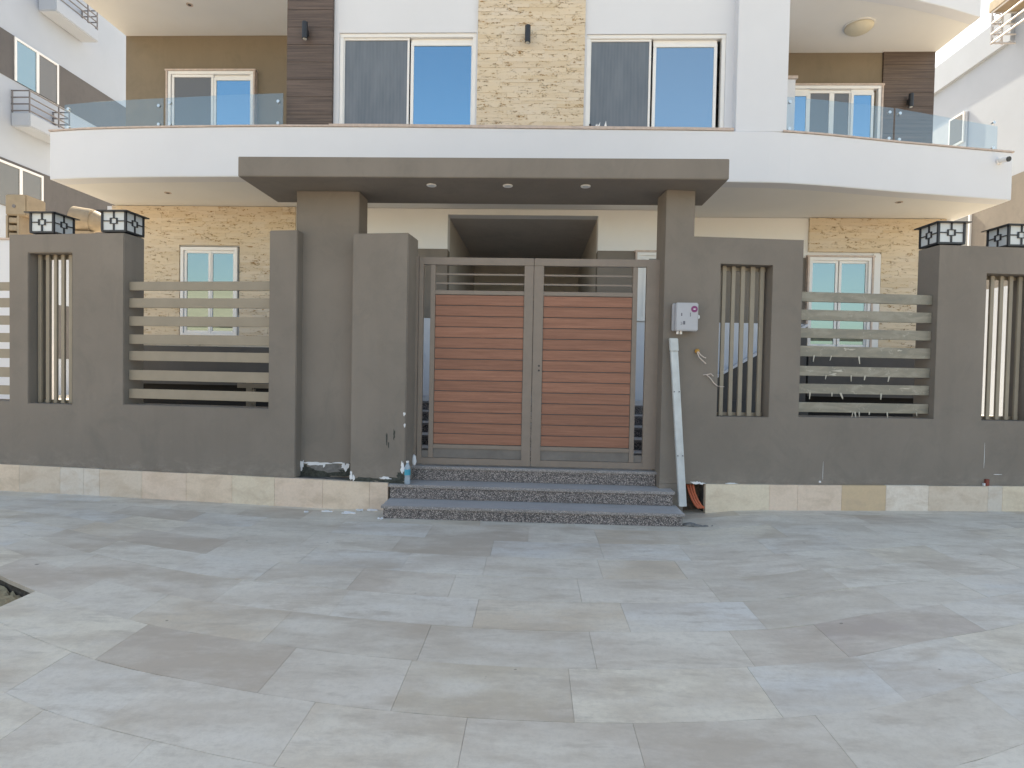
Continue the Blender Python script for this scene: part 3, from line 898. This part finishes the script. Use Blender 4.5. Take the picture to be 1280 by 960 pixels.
vobj('balcony_front', curved(-7.25, 7.1, 0.0, 0.25, 4.20, 4.905), 'white', bevel=0.008)
vobj('balcony_slab', curved(-7.25, 7.1, 0.252, 0, 4.203, 4.55, yback=10.9), 'ivory')
vobj('coping', curved(-7.26, -2.99, -0.012, 0.27, 4.907, 4.930), 'marble')
vobj('coping', curved(-2.985, 2.715, -0.012, 0.27, 4.907, 4.945), 'marble')
vobj('coping', curved(3.40, 7.11, -0.012, 0.27, 4.907, 4.930), 'marble')
# --- first-floor bay
BY = 8.43
BWL = (-2.95, -0.94, 4.96, 6.385); BWR = (0.655, 2.635, 4.96, 6.355)
bm = bmesh.new(); wall(bm, -3.028, 3.40, 4.56, 9.2, BY, BY + 0.25, holes=[BWL, BWR]); vobj('bay_wall', bm, 'white')
vq('bay_column', 'white', (2.745, 3.45, 8.275, 8.80, 4.908, 9.2), bevel=0.006)
vq('bay_return', 'white', (3.401, 3.45, 8.801, 10.9, 4.56, 7.4), (-3.68, -3.62, 8.72, 10.3, 4.56, 7.4))
for k in range(17):
    vq('cladding_board', 'walnut', (-3.70, -3.03, 8.365, 8.72, 4.932 + 0.25 * k, 4.932 + 0.25 * k + 0.247), bevel=0.002)
cladding('stone_cladding', -0.915, 0.625, 4.945, 9.2, BY - 0.036, seed=8, hmin=0.038, hmax=0.066)
window('window', *BWL, BY + 0.02, [(0.02, 0.51, 'screen', 0.02, 0.0), (0.52, 0.985, 'pane', 0.03, 0.06)])
window('window', *BWR, BY + 0.02, [(0.02, 0.47, 'screen', 0.02, 0.0), (0.485, 0.945, 'pane_soft', 0.03, 0.06)])
# --- balconies: back walls, doors, second-floor slab
vq('balcony_wall', 'brown', (-7.45, -3.69, 10.2, 10.45, 4.4, 7.367))
vq('balcony_wall', 'brown', (3.45, 6.17, 10.8, 11.05, 4.4, 7.367))
for k in range(10):
    vq('cladding_board', 'walnut', (6.175, 7.08, 10.77, 11.05, 4.93 + 0.245 * k, 4.93 + 0.245 * k + 0.2415), bevel=0.002)
window('balcony_door', -6.62, -5.07, 4.60, 6.70, 10.105, [(0.04, 0.53, 'pane_dark', 0.02, 0.0), (0.53, 0.985, 'pane', 0.03, 0.05)])
window('balcony_door', 4.45, 6.12, 4.60, 6.74, 10.705, [(0.0, 0.24, 'pane', 0.02, 0.08), (0.235, 0.49, 'pane_dark', 0.04, 0.02), (0.49, 0.70, 'pane_dark', 0.045, 0.02), (0.69, 0.93, 'pane', 0.02, 0.06)])
vq('balcony_pier', 'white', (3.46, 4.40, 10.25, 10.70, 4.56, 6.62))
vq('pier_cap', 'marble', (3.455, 4.43, 10.22, 10.72, 6.622, 6.67))
# second floor, mostly above the frame: soffits, parapets and the storeys that shade the forecourt
F2 = [(-7.45, 8.7), (-6.0, 8.6), (-3.7, 8.55), (-3.69, 8.8), (3.44, 8.8), (3.45, 8.92), (4.2, 9.0), (5.0, 9.12), (5.7, 9.28), (6.4, 9.50), (7.1, 9.76)]
SOF = 7.37
bm = bmesh.new()
def loop(z): return [bm.verts.new((x, y, z)) for x, y in F2] + [bm.verts.new((7.1, 11.0, z)), bm.verts.new((-7.45, 11.0, z))]
a = loop(SOF); b = loop(SOF + 0.35)
bm.faces.new(a); bm.faces.new(b[::-1])
for i in range(len(a)): bm.faces.new((a[i], a[(i + 1) % len(a)], b[(i + 1) % len(a)], b[i]))
vobj('upper_slab', bm, 'ivory')
def para(pts, z0, z1, th):
    bm = bmesh.new()
    cols = [[bm.verts.new((x, y + dy, z)) for dy, z in ((-0.012, z0), (-0.012, z1), (th, z1), (th, z0))] for x, y in pts]
    for i in range(len(cols) - 1):
        for k in range(4): bm.faces.new((cols[i][k], cols[i + 1][k], cols[i + 1][(k + 1) % 4], cols[i][(k + 1) % 4]))
    bm.faces.new(cols[0]); bm.faces.new(cols[-1][::-1])
    return bm
vobj('upper_parapet', para(F2[5:], SOF - 0.012, 8.25, 0.2), 'white', bevel=0.006)
vobj('upper_parapet', para(F2[:3], SOF - 0.012, 8.25, 0.2), 'white', bevel=0.006)
vq('upper_storey', 'white', (-7.40, 7.05, 11.0, 20.0, 7.72, 14.4), (-3.0, 3.40, 8.72, 11.0, 7.73, 14.4), (-7.40, 7.05, 9.3, 20.0, 10.9, 11.2), (-7.40, 7.05, 9.2, 20.0, 14.41, 14.6))
vq('rear_mass', 'white', (-7.35, -1.8, 11.06, 19.9, 0.41, 7.71), (1.3, 7.0, 11.06, 19.9, 0.41, 7.71), (-1.79, 1.29, 14.25, 19.9, 0.41, 7.71), (-1.79, 1.29, 11.06, 14.24, 4.6, 7.71))  # unseen solid core, added so sun cannot leak through the villa
vq('side_wall', 'white', (-7.42, -7.31, 9.72, 11.06, 0.41, 4.20), (6.91, 7.0, 10.12, 11.06, 0.41, 4.20))
# --- frameless glass balustrades on stand-off clamps
def rail_panel(x0, x1, z1a, z1b, n=10):
    bm = bmesh.new()
    cols = []
    for i in range(n + 1):
        x = x0 + (x1 - x0) * i / n
        y = fy(x) + 0.11; zt = z1a + (z1b - z1a) * i / n
        cols.append([bm.verts.new((x, yy, z)) for (yy, z) in ((y, 4.934), (y, zt), (y + 0.012, zt), (y + 0.012, 4.934))])
    for i in range(n):
        for k in range(4): bm.faces.new((cols[i][k], cols[i + 1][k], cols[i + 1][(k + 1) % 4], cols[i][(k + 1) % 4]))
    bm.faces.new(cols[0]); bm.faces.new(cols[-1][::-1])
    p = vobj('glass_panel', bm, 'glass_rail')
    for x in (x0 + 0.07, x1 - 0.07):
        for z in (5.0, z1a - 0.07):
            bm = bmesh.new(); tube(bm, [(x, fy(x) + 0.098, z), (x, fy(x) + 0.135, z)], 0.022, 12)
            vobj('clamp', bm, 'steel', p)
rail_panel(-7.10, -5.50, 5.34, 5.38)
rail_panel(-5.47, -3.70, 5.38, 5.43)
rail_panel(3.47, 5.18, 5.45, 5.45)
rail_panel(5.21, 6.92, 5.45, 5.33)

# ------------------------------------------------------------------ fittings on the villa
def wall_light(loc, label, h=0.24):
    t = thing('wall_light', label, 'wall light', loc, 0, 'dark tube wall lights')
    bm = bmesh.new(); tube(bm, [(0, -0.09, -h / 2), (0, -0.09, h / 2)], 0.04, 16); obj('tube_body', bm, 'black', t, bevel=0.004)
    quick('bracket', 'black', t, (-0.025, 0.025, -0.06, -0.002, -0.04, 0.04))
    bm = bmesh.new(); tube(bm, [(0, -0.09, -h / 2 - 0.003), (0, -0.09, -h / 2 + 0.01)], 0.03, 12); obj('lens', bm, 'opal', t)
    return t
wall_light((-3.40, 8.362, 6.33), 'dark tube wall light on the walnut panel beside the balcony')
wall_light((-0.195, 8.37, 6.27), 'dark tube wall light centred on the stone strip between windows')
wall_light((6.62, 10.765, 6.46), 'dark tube wall light on brown cladding behind the glass balustrade')
cl = thing('ceiling_light', 'round cream ceiling light under the upper balcony soffit', 'ceiling light', (5.30, 9.98, SOF))
bm = bmesh.new(); lathe(bm, [(0.235, -0.02), (0.235, -0.001)], n=32); obj('base_ring', bm, 'ivory', cl)
bm = bmesh.new(); lathe(bm, [(0.02, -0.115), (0.10, -0.108), (0.17, -0.085), (0.21, -0.05), (0.22, -0.021)], n=32); obj('diffuser', bm, flat('cream_opal', (0.62, 0.57, 0.46), 0.4), cl, smooth=True)
def spot(loc, label):
    t = thing('recessed_spot', label, 'spotlight', loc, 0, 'recessed soffit spots')
    bm = bmesh.new(); lathe(bm, [(0.028, -0.006), (0.05, -0.008), (0.052, 0.0)], n=18); obj('trim_ring', bm, 'marble', t)
    bm = bmesh.new(); lathe(bm, [(0.026, -0.009), (0.026, -0.003)], n=14); obj('lens', bm, 'black', t)
spot((-5.85, 8.95, 4.203), 'recessed spot in the lower soffit above the clean slatted wall')
spot((5.55, 9.15, 4.203), 'recessed spot in the soffit above the wall with film-spattered slats')
spot((-5.75, 9.33, SOF), 'recessed spot in the upper balcony soffit')
cc = thing('security_camera', 'small black and white bullet camera on the balcony front', 'camera', (6.86, fy(6.86), 4.76))
bm = bmesh.new(); tube(bm, [(0.0, 0.0, 0), (0.0, -0.03, 0)], 0.05, 16); obj('mount', bm, 'pvc', cc)
bm = bmesh.new(); tube(bm, [(0.0, -0.031, 0.0), (0.02, -0.15, -0.02)], 0.036, 16); h_ = obj('body', bm, 'pvc', cc)
bm = bmesh.new(); tube(bm, [(0.0205, -0.151, -0.0205), (0.023, -0.165, -0.023)], 0.037, 16); obj('lens', bm, 'black', cc)
# scrap on the ledge
sp = thing('ledge_scrap', 'crumpled black and white scrap on the coping below the dark fly screen', 'scrap', (0.73, 8.33, 4.946))
rs = random.Random(3)
bm = bmesh.new()
for k in range(5):
    x = 0.06 + 0.04 * k * rs.random()
    prism(bm, [(x - 0.02, 0.0), (x + 0.03, 0.01), (x + rs.uniform(-.01, .04), rs.uniform(0.06, 0.15))], -0.02 * k * 0.5, -0.02 * k * 0.5 + 0.006)
obj('white_shred', bm, 'flake', sp)
bm = bmesh.new(); tube(bm, [(-0.10, 0, 0.008), (-0.03, -0.01, 0.03), (0.02, 0, 0.05), (0.08, -0.02, 0.03), (0.14, 0, 0.008)], 0.012, 8); tube(bm, [(-0.01, 0.01, 0.03), (-0.01, 0.02, 0.09)], 0.016, 8)
obj('black_strip', bm, 'black', sp)

# ------------------------------------------------------------------ pillar lanterns on the wall
def make_lantern():
    t = thing('lantern', 'lantern', 'lantern', (0, 0, 0), 0, 'black lattice lanterns on the wall')
    a, h = 0.150, 0.205
    quick('base', 'black', t, (-a * 0.72, a * 0.72, -a * 0.72, a * 0.72, 0.0, 0.018), (-a, a, -a, a, 0.0185, 0.04), bevel=0.002)
    quick('roof', 'black', t, (-a - 0.036, a + 0.036, -a - 0.036, a + 0.036, 0.04 + h, 0.052 + h), (-a * .5, a * .5, -a * .5, a * .5, 0.0525 + h, 0.062 + h), bevel=0.002)
    p = 0.011
    quick('corner_post', 'black', t, *[(sx * (a - p) - p, sx * (a - p) + p, sy * (a - p) - p, sy * (a - p) + p, 0.0405, 0.0395 + h) for sx in (-1, 1) for sy in (-1, 1)])
    for k in range(4):
        bm = bmesh.new()
        yf = -a + 0.004
        def b4(x0, x1, z0, z1): box(bm, x0, x1, yf - 0.003, yf + 0.008, z0, z1)
        zc = 0.04 + h / 2; q = 0.0075; rw, rh = 0.045, 0.034
        b4(-rw, rw, zc + rh - q, zc + rh); b4(-rw, rw, zc - rh, zc - rh + q)
        b4(-rw, -rw + 2 * q, zc - rh + q, zc + rh - q); b4(rw - 2 * q, rw, zc - rh + q, zc + rh - q)
        b4(-a + 2 * p, -rw, zc - q * .7, zc + q * .7); b4(rw, a - 2 * p, zc - q * .7, zc + q * .7)
        b4(-q, q, zc + rh, 0.04 + h); b4(-q, q, 0.0405, zc - rh)
        bmesh.ops.rotate(bm, verts=bm.verts, cent=(0, 0, 0), matrix=Matrix.Rotation(k * pi / 2, 3, 'Z'))
        obj('lattice', bm, 'black', t)
        bm = bmesh.new(); box(bm, -a + 2 * p, a - 2 * p, yf + 0.009, yf + 0.013, 0.0405, 0.0395 + h)
        bmesh.ops.rotate(bm, verts=bm.verts, cent=(0, 0, 0), matrix=Matrix.Rotation(k * pi / 2, 3, 'Z'))
        obj('panel', bm, 'opal', t)
    return t
L0 = make_lantern()
spots = [(WL, -4.26, TOPL, radians(-2), 'lantern on the wall in front of the tan louvred cabinet'),
         (WL, -3.33, TOPL, radians(-2), 'lantern at the wall corner beside clean beige slats'),
         (WR, 3.02, 2.945, radians(2), 'lantern at the wall corner beside film-spattered slats'),
         (WR, 3.83, 2.945, radians(2), 'lantern on the wall cut off by the picture edge')]
for i, (par, lx, lz, rz, lab) in enumerate(spots):
    o = L0 if i == 0 else dup(L0)
    a = par.rotation_euler.z
    o.location = (par.location.x + lx * cos(a) - 0.17 * sin(a), par.location.y + lx * sin(a) + 0.17 * cos(a), lz)
    o.rotation_euler = (0, 0, rz)
    o['label'] = 'black and white lattice ' + lab

# ------------------------------------------------------------------ services on the right pillar
def onR(x, y, z): return (1.5 + x * cos(AL) - y * sin(AL), 6.14 + x * sin(AL) + y * cos(AL), z)
mb = thing('meter_box', 'light grey meter box with purple round sticker on the gate pillar', 'meter box', (1.422, 6.120, 1.945))
quick('back_plate', 'boxgrey', mb, (0.0, 0.245, -0.045, 0.0, 0.0, 0.285), bevel=0.008)
dr = quick('cover', 'boxgrey', mb, (0.022, 0.25, -0.105, -0.046, -0.003, 0.288), bevel=0.010)
bm = bmesh.new()
for a in range(28):
    pass
tube(bm, [(0.208, -0.1055, 0.222), (0.208, -0.1075, 0.222)], 0.034, 24); obj('round_sticker', bm, 'purple', dr)
bm = bmesh.new(); prism(bm, [(0.208 + 0.013 * cos(t_ * pi / 8), 0.222 + 0.006 * sin(t_ * pi / 8)) for t_ in range(16)], -0.1085, -0.1076); obj('sticker_mark', bm, 'flake', dr)
quick('printed_mark', 'print', dr, (0.074, 0.086, -0.1058, -0.1051, 0.15, 0.18), (0.165, 0.172, -0.1058, -0.1051, 0.145, 0.185), (0.07, 0.088, -0.1058, -0.1051, 0.062, 0.068), (0.082, 0.088, -0.1058, -0.1051, 0.069, 0.082), (0.07, 0.081, -0.1058, -0.1051, 0.083, 0.089), (0.096, 0.118, -0.1058, -0.1051, 0.062, 0.098))
quick('latch', 'opal', mb, (0.2505, 0.272, -0.085, -0.055, 0.125, 0.165), bevel=0.006)
for x in (0.055, 0.09):
    bm = bmesh.new(); tube(bm, [(x, -0.05, -0.034), (x, -0.05, -0.002)], 0.013, 10)
    obj('cable_gland', bm, 'pvc', mb)
tk = thing('cable_trunking', 'white plastic cable trunking leaning from meter box down to the steps', 'trunking', (1.425, 6.10, 0.132))
# leans a little: top beside the meter box, foot on the lowest tread
def lean(bm):
    for v in bm.verts:
        k = v.co.z / 1.73
        v.co.x += 0.098 - 0.118 * k
        v.co.y += -0.09 * (1 - k)
bm = bmesh.new(); box(bm, -0.008, 0.072, -0.038, -0.004, 0.0, 1.60); lean(bm); obj('channel', bm, 'trunk', tk, bevel=0.003)
bm = bmesh.new(); box(bm, -0.005, 0.045, -0.046, -0.0385, 0.0, 1.595); lean(bm); obj('cover_strip', bm, 'trunk', tk, bevel=0.002)
bm = bmesh.new(); box(bm, -0.012, 0.076, -0.052, -0.003, 1.601, 1.735); lean(bm); obj('end_cap', bm, 'trunk', tk, bevel=0.006)
for z in (0.52, 1.18):
    for x in (0.006, 0.058):
        bm = bmesh.new(); tube(bm, [(x, -0.046 if x < 0.05 else -0.039, z), (x, -0.053 if x < 0.05 else -0.046, z)], 0.007, 8)
        lean(bm); obj('screw', bm, 'print', tk)
wb = thing('wire_stub', 'yellow connector with bare wire ends sticking out of the grey wall', 'wire', onR(0.205, -0.001, 1.74), AL)
bm = bmesh.new(); lathe(bm, [(0.022, 0.0), (0.026, 0.02), (0.018, 0.04)], n=12)
bmesh.ops.rotate(bm, verts=bm.verts, cent=(0, 0, 0), matrix=Matrix.Rotation(pi / 2, 3, 'X')); obj('connector', bm, 'brass', wb)
bm = bmesh.new()
tube(bm, [(0.0, -0.04, -0.005), (0.02, -0.06, -0.04), (0.06, -0.05, -0.065), (0.085, -0.04, -0.07)], 0.006, 6)
tube(bm, [(-0.01, -0.04, -0.01), (0.005, -0.06, -0.065), (0.045, -0.055, -0.10), (0.085, -0.045, -0.13)], 0.006, 6)
obj('bare_wire', bm, 'wire', wb)
w2 = thing('loose_wire', 'pale loose wire end on the grey wall below the yellow connector', 'wire', onR(0.28, -0.001, 1.47), AL)
bm = bmesh.new()
tube(bm, [(0.0, 0.0, 0.02), (0.03, -0.02, 0.025), (0.07, -0.025, -0.01), (0.11, -0.02, -0.06), (0.15, -0.012, -0.09)], 0.006, 6)
tube(bm, [(0.03, -0.02, 0.025), (0.075, -0.03, 0.035), (0.10, -0.03, 0.01)], 0.005, 6)
tube(bm, [(0.14, -0.012, -0.09), (0.20, -0.004, -0.10), (0.235, 0.0, -0.10)], 0.003, 6)
obj('bare_wire', bm, 'wire', w2)
op = thing('conduit_bundle', 'orange flexible pipes curling out of the hole in the plinth', 'pipe', onR(0.23, 0.03, 0.06), AL)
for k in range(3):
    bm = bmesh.new()
    x0 = -0.055 + 0.028 * k
    pts = [(x0 + 0.0, 0.10, 0.31), (x0 + 0.0, 0.055 - 0.01 * k, 0.24), (x0 + 0.012, 0.02, 0.17), (x0 + 0.035, -0.005, 0.10), (x0 + 0.065, -0.025, 0.045), (x0 + 0.105, -0.045, 0.008)]
    fine = []
    for i in range(len(pts) - 1):
        for q in range(5): fine.append(tuple(pts[i][c] + (pts[i + 1][c] - pts[i][c]) * q / 5 for c in range(3)))
    tube(bm, fine, [0.013 if i % 2 else 0.0112 for i in range(len(fine))], 10)
    obj('flexible_pipe', bm, 'orange', op)
rb = thing('broken_mortar', 'grey mortar lump on the paving at the right end of the lowest step', 'rubble', (1.56, 5.68, 0.01))
bm = bmesh.new()
for (x, y, s) in ((0.0, 0.03, 0.05), (0.06, 0.0, 0.04), (0.13, -0.02, 0.028), (0.20, -0.02, 0.022)):
    vs = bmesh.ops.create_icosphere(bm, subdivisions=2, radius=s)['verts']
    for v in vs: v.co = Vector((v.co.x * 1.5 + x, v.co.y * 0.9 + y, v.co.z * 0.45)) + Vector((rs.uniform(-.006, .006), rs.uniform(-.006, .006), rs.uniform(-.006, .006)))
obj('lump', bm, 'cement', rb)

# ------------------------------------------------------------------ bottle on the steps, paint chips on the ground
bt = thing('water_bottle', 'clear plastic water bottle with blue label standing on the second step', 'bottle', (-1.318, 5.998, 0.282))
bm = bmesh.new(); lathe(bm, [(0.026, 0.0), (0.032, 0.006), (0.032, 0.06), (0.029, 0.075), (0.032, 0.09), (0.032, 0.16), (0.028, 0.185), (0.014, 0.215), (0.013, 0.228)], n=20); obj('body', bm, 'pet', bt, smooth=True)
bm = bmesh.new(); lathe(bm, [(0.0328, 0.098), (0.0328, 0.158)], n=20); obj('label', bm, 'blue_label', bt, smooth=False)
bm = bmesh.new(); lathe(bm, [(0.0165, 0.2285), (0.0165, 0.245)], n=16); obj('cap', bm, 'pvc', bt)
rg = thing('plastic_rag', 'crumpled white plastic wrap on the top step behind the bottle', 'wrap', (-1.305, 6.255, 0.438))
bm = bmesh.new()
bmesh.ops.create_icosphere(bm, subdivisions=3, radius=1)
for v in bm.verts:
    n_ = 1 + 0.25 * sin(9 * v.co.x + 3 * v.co.z) * cos(7 * v.co.y + 5 * v.co.z)
    v.co = Vector((v.co.x * 0.026 * n_, v.co.y * 0.02 * n_, 0.055 + v.co.z * 0.062 * n_ if v.co.z > -0.8 else 0.001))
obj('crumple', bm, 'flake', rg, smooth=True)
def chip(x, y, rx_, ry_, seed, lab):
    bm = bmesh.new()
    pts = blob(0, 0, rx_, ry_, seed, 14, 0.5)
    r = random.Random(seed)
    top = [bm.verts.new((px, py, 0.006 + 0.012 * r.random())) for px, py in pts]
    bot = [bm.verts.new((px, py, 0.001)) for px, py in pts]
    n = len(pts)
    bm.faces.new(top)
    for i in range(n): bm.faces.new((bot[i], bot[(i + 1) % n], top[(i + 1) % n], top[i]))
    o = obj('paint_chip', bm, 'flake')
    o.location = (x, y, gz(x) + 0.001)
    tag(o, lab, 'paint chip', 'paint chips fallen by the steps')
chip(-1.90, 5.86, 0.065, 0.025, 71, 'largest ragged white paint chip on the paving left of the steps')
chip(-1.82, 5.98, 0.04, 0.02, 72, 'small white paint chip behind the largest ragged one')
chip(-1.69, 5.98, 0.055, 0.022, 73, 'curled white paint chip between the ragged one and the steps')
chip(-1.58, 6.02, 0.03, 0.010, 74, 'thin white sliver of paint close to the plinth by the steps')
chip(-1.50, 5.63, 0.03, 0.02, 77, 'white paint chip touching the corner of the lowest step')
chip(-2.14, 5.92, 0.045, 0.010, 75, 'long narrow white paint sliver away from the steps')
chip(-2.35, 5.88, 0.02, 0.012, 76, 'tiny white paint crumb farthest from the steps')

# ------------------------------------------------------------------ things in the garden
gp = thing('garden_post', 'beige metal post with short arm behind the clean slats', 'post', (-3.77, 7.5, 0.4))
quick('post', 'slat', gp, (-0.04, 0.04, -0.03, 0.03, 0.0, 0.98), bevel=0.003)
quick('arm', 'slat', gp, (-0.16, 0.30, -0.031, 0.029, 0.80, 0.86), (0.041, 0.07, -0.02, 0.02, 0.0, 0.79), bevel=0.003)
quick('cap_plate', 'slat', gp, (-0.09, 0.09, -0.05, 0.05, 0.981, 1.0))

# ------------------------------------------------------------------ neighbouring buildings
NL = thing('apartment_building', 'white apartment building with grey window bands and railed ledges', 'building', (-16, 20, 0))
def nl(name, m, y0, y1, z0, z1, x0, x1, parent=None, **kw):
    return quick(name, m, parent or NL, (x0, x1, y0 - 20, y1 - 20, z0, z1), **kw)
nl('wall', 'nb_white', 12, 34, -0.3, 17.5, -8, 0.0)
nl('window_band', 'nb_band', 12, 34, 10.02, 11.36, 0.0, 0.015)
nl('window_band', 'nb_band', 12, 34, 6.15, 7.56, 0.0, 0.015)
nl('window_band', 'nb_band', 12, 34, 1.6, 3.4, 0.0, 0.015)
def nwin(y0, y1, z0, z1, first='pane_dark'):
    W = nl('window', 'pvc', y0, y1, z1 - 0.07, z1, 0.016, 0.05)
    nl('frame', 'pvc', y0, y0 + 0.07, z0, z1 - 0.071, 0.016, 0.05, W); nl('frame', 'pvc', y1 - 0.07, y1, z0, z1 - 0.071, 0.016, 0.05, W)
    ym = (y0 + y1) / 2
    nl('frame', 'pvc', ym - 0.05, ym + 0.05, z0, z1 - 0.071, 0.016, 0.05, W)
    nl('pane', first, y0 + 0.071, ym - 0.051, z0, z1 - 0.071, 0.017, 0.03, W); nl('pane', 'pane_dark', ym + 0.051, y1 - 0.071, z0, z1 - 0.071, 0.017, 0.03, W)
for (y0, z0) in ((17.1, 10.03), (16.5, 6.16), (22.6, 10.03), (22.6, 6.16), (13.2, 6.16), (16.2, 1.7)):
    nwin(y0, y0 + 1.62, z0, z0 + 1.31, 'pane_pale' if z0 > 10 else 'pane_dark')
def ledge(y0, y1, z):
    lg = nl('ledge', 'nb_white', y0, y1, z - 0.42, z, 0.001, 0.60, bevel=0.03)
    bm = bmesh.new()
    for h in (0.06, 0.26, 0.46, 0.66):
        tube(bm, [(0.0, y0 - 20 + 0.03, z + h), (0.57, y0 - 20 + 0.03, z + h), (0.57, y1 - 20 - 0.03, z + h), (0.0, y1 - 20 - 0.03, z + h)], 0.022, 6)
    for (x, y) in ((0.57, y0 + 0.03), (0.57, y1 - 0.03), (0.57, y1 - 0.45), (0.03, y0 + 0.03), (0.03, y1 - 0.03)):
        tube(bm, [(x, y - 20, z), (x, y - 20, z + 0.68)], 0.022, 6)
    obj('railing', bm, 'rail', lg)
ledge(17.0, 18.55, 9.02)
ledge(17.95, 19.75, 13.05)
ledge(22.3, 24.0, 9.02)

NR = thing('apartment_building', 'white apartment building with taupe ground storey beyond the villa corner', 'building', (16, 24, 0))
def nr(name, m, y0, y1, z0, z1, x0, x1, parent=None, **kw):
    return quick(name, m, parent or NR, (x0, x1, y0 - 24, y1 - 24, z0, z1), **kw)
nr('wall', 'nb_pale', 17, 36, 8.45, 14.1, 0.15, 8)
nr('roof_band', 'nb_pale', 20.6, 36, 13.1, 14.12, 0.0, 0.149)
nr('window_band', 'grey', 17.0, 36, -0.3, 8.449, 0.12, 8)
nr('grey_panel', 'boxgrey', 22.6, 25.5, 9.6, 11.6, 0.10, 0.149)
W = nr('window', 'pvc', 22.7, 23.5, 10.5, 11.65, 0.05, 0.099)
nr('pane', 'pane_dark', 22.78, 23.42, 10.58, 11.57, 0.04, 0.049, W)
W = nr('window', 'pvc', 22.2, 23.6, 6.3, 7.7, 0.05, 0.119)
nr('pane', 'pane_dark', 22.3, 23.5, 6.4, 7.6, 0.04, 0.049, W)
W = nr('shutter_frame', 'tan_box', 18.3, 20.05, 11.6, 12.9, 0.08, 0.149)
nr('shutter', 'orange', 18.4, 19.9, 11.7, 12.8, 0.05, 0.079, W)
nr('side_wall', 'nb_pale', 16.8, 28, 0.0, 4.3, -2.0, -1.75)
bl = nr('balcony', 'tan_box', 17.2, 20.6, 14.0, 14.35, -0.75, 0.149, bevel=0.02)
bm = bmesh.new()
for h in (-1.05, -0.75, -0.40, -0.02):
    tube(bm, [(0.1, 20.5 - 24, 14.0 + h), (-0.7, 20.5 - 24, 14.0 + h), (-0.7, 17.3 - 24, 14.0 + h)], 0.03, 6)
for (x, y) in ((-0.7, 20.5), (-0.35, 20.5), (-0.7, 18.9), (-0.7, 17.4)):
    tube(bm, [(x, y - 24, 12.9), (x, y - 24, 14.0)], 0.03, 6)
for z in (13.1, 13.45, 13.8):
    tube(bm, [(-0.52 + 0.14 * cos(t_ * pi / 8), 20.5 - 24, z + 0.14 * sin(t_ * pi / 8)) for t_ in range(17)], 0.02, 6, cap=False)
obj('railing', bm, flat('white_railing', (0.55, 0.53, 0.53), 0.5), bl)

# white wall with a louvred cabinet, a drum and a sheet-metal flap on it, beyond the far left of the boundary wall
sw = thing('side_wall', 'white garden wall carrying the tan louvred cabinet', 'wall', (-10.36, 11.2, 0.4))
quick('masonry', 'white', sw, (-5.4, 0.0, 0.0, 0.9, 0.0, 3.52), bevel=0.01)
quick('cap', 'marble', sw, (-5.42, 0.02, -0.02, 0.92, 3.522, 3.56))
ac = thing('louvred_cabinet', 'tan metal cabinet with louvred lower half on the white garden wall', 'cabinet', (-10.75, 11.5, 3.965), radians(4))
quick('upper_box', 'tan_box', ac, (-0.02, 0.40, -0.20, 0.32, 0.48, 0.90), bevel=0.02)
quick('lower_frame', 'tan_box', ac, (-0.02, 0.02, -0.18, 0.20, 0.0, 0.478), (0.20, 0.24, -0.18, 0.20, 0.0, 0.478))
for k in range(3):
    quick('louvre', 'tan_box', ac, (0.022, 0.198, -0.17, 0.15, 0.02 + 0.155 * k, 0.13 + 0.155 * k), bevel=0.01)
bm = bmesh.new(); tube(bm, [(0.16, -0.203, 0.66), (0.16, -0.212, 0.66)], 0.035, 14); obj('boss', bm, 'rail', ac)
dm = thing('metal_drum', 'tan round metal drum with pale conical end beside the louvred cabinet', 'drum', (-10.12, 12.6, 4.72))
bm = bmesh.new(); tube(bm, [(-0.30, 0, 0), (0.10, 0.12, -0.04)], 0.27, 24); obj('shell', bm, 'tan_box', dm, bevel=0.02)
bm = bmesh.new(); tube(bm, [(0.101, 0.121, -0.04), (0.38, 0.2, -0.10)], [0.25, 0.15], 24); obj('end_cone', bm, 'tan_box', dm)
quick('stand', 'tan_box', dm, (-0.25, 0.15, -0.1, 0.1, -4.32, -0.30))
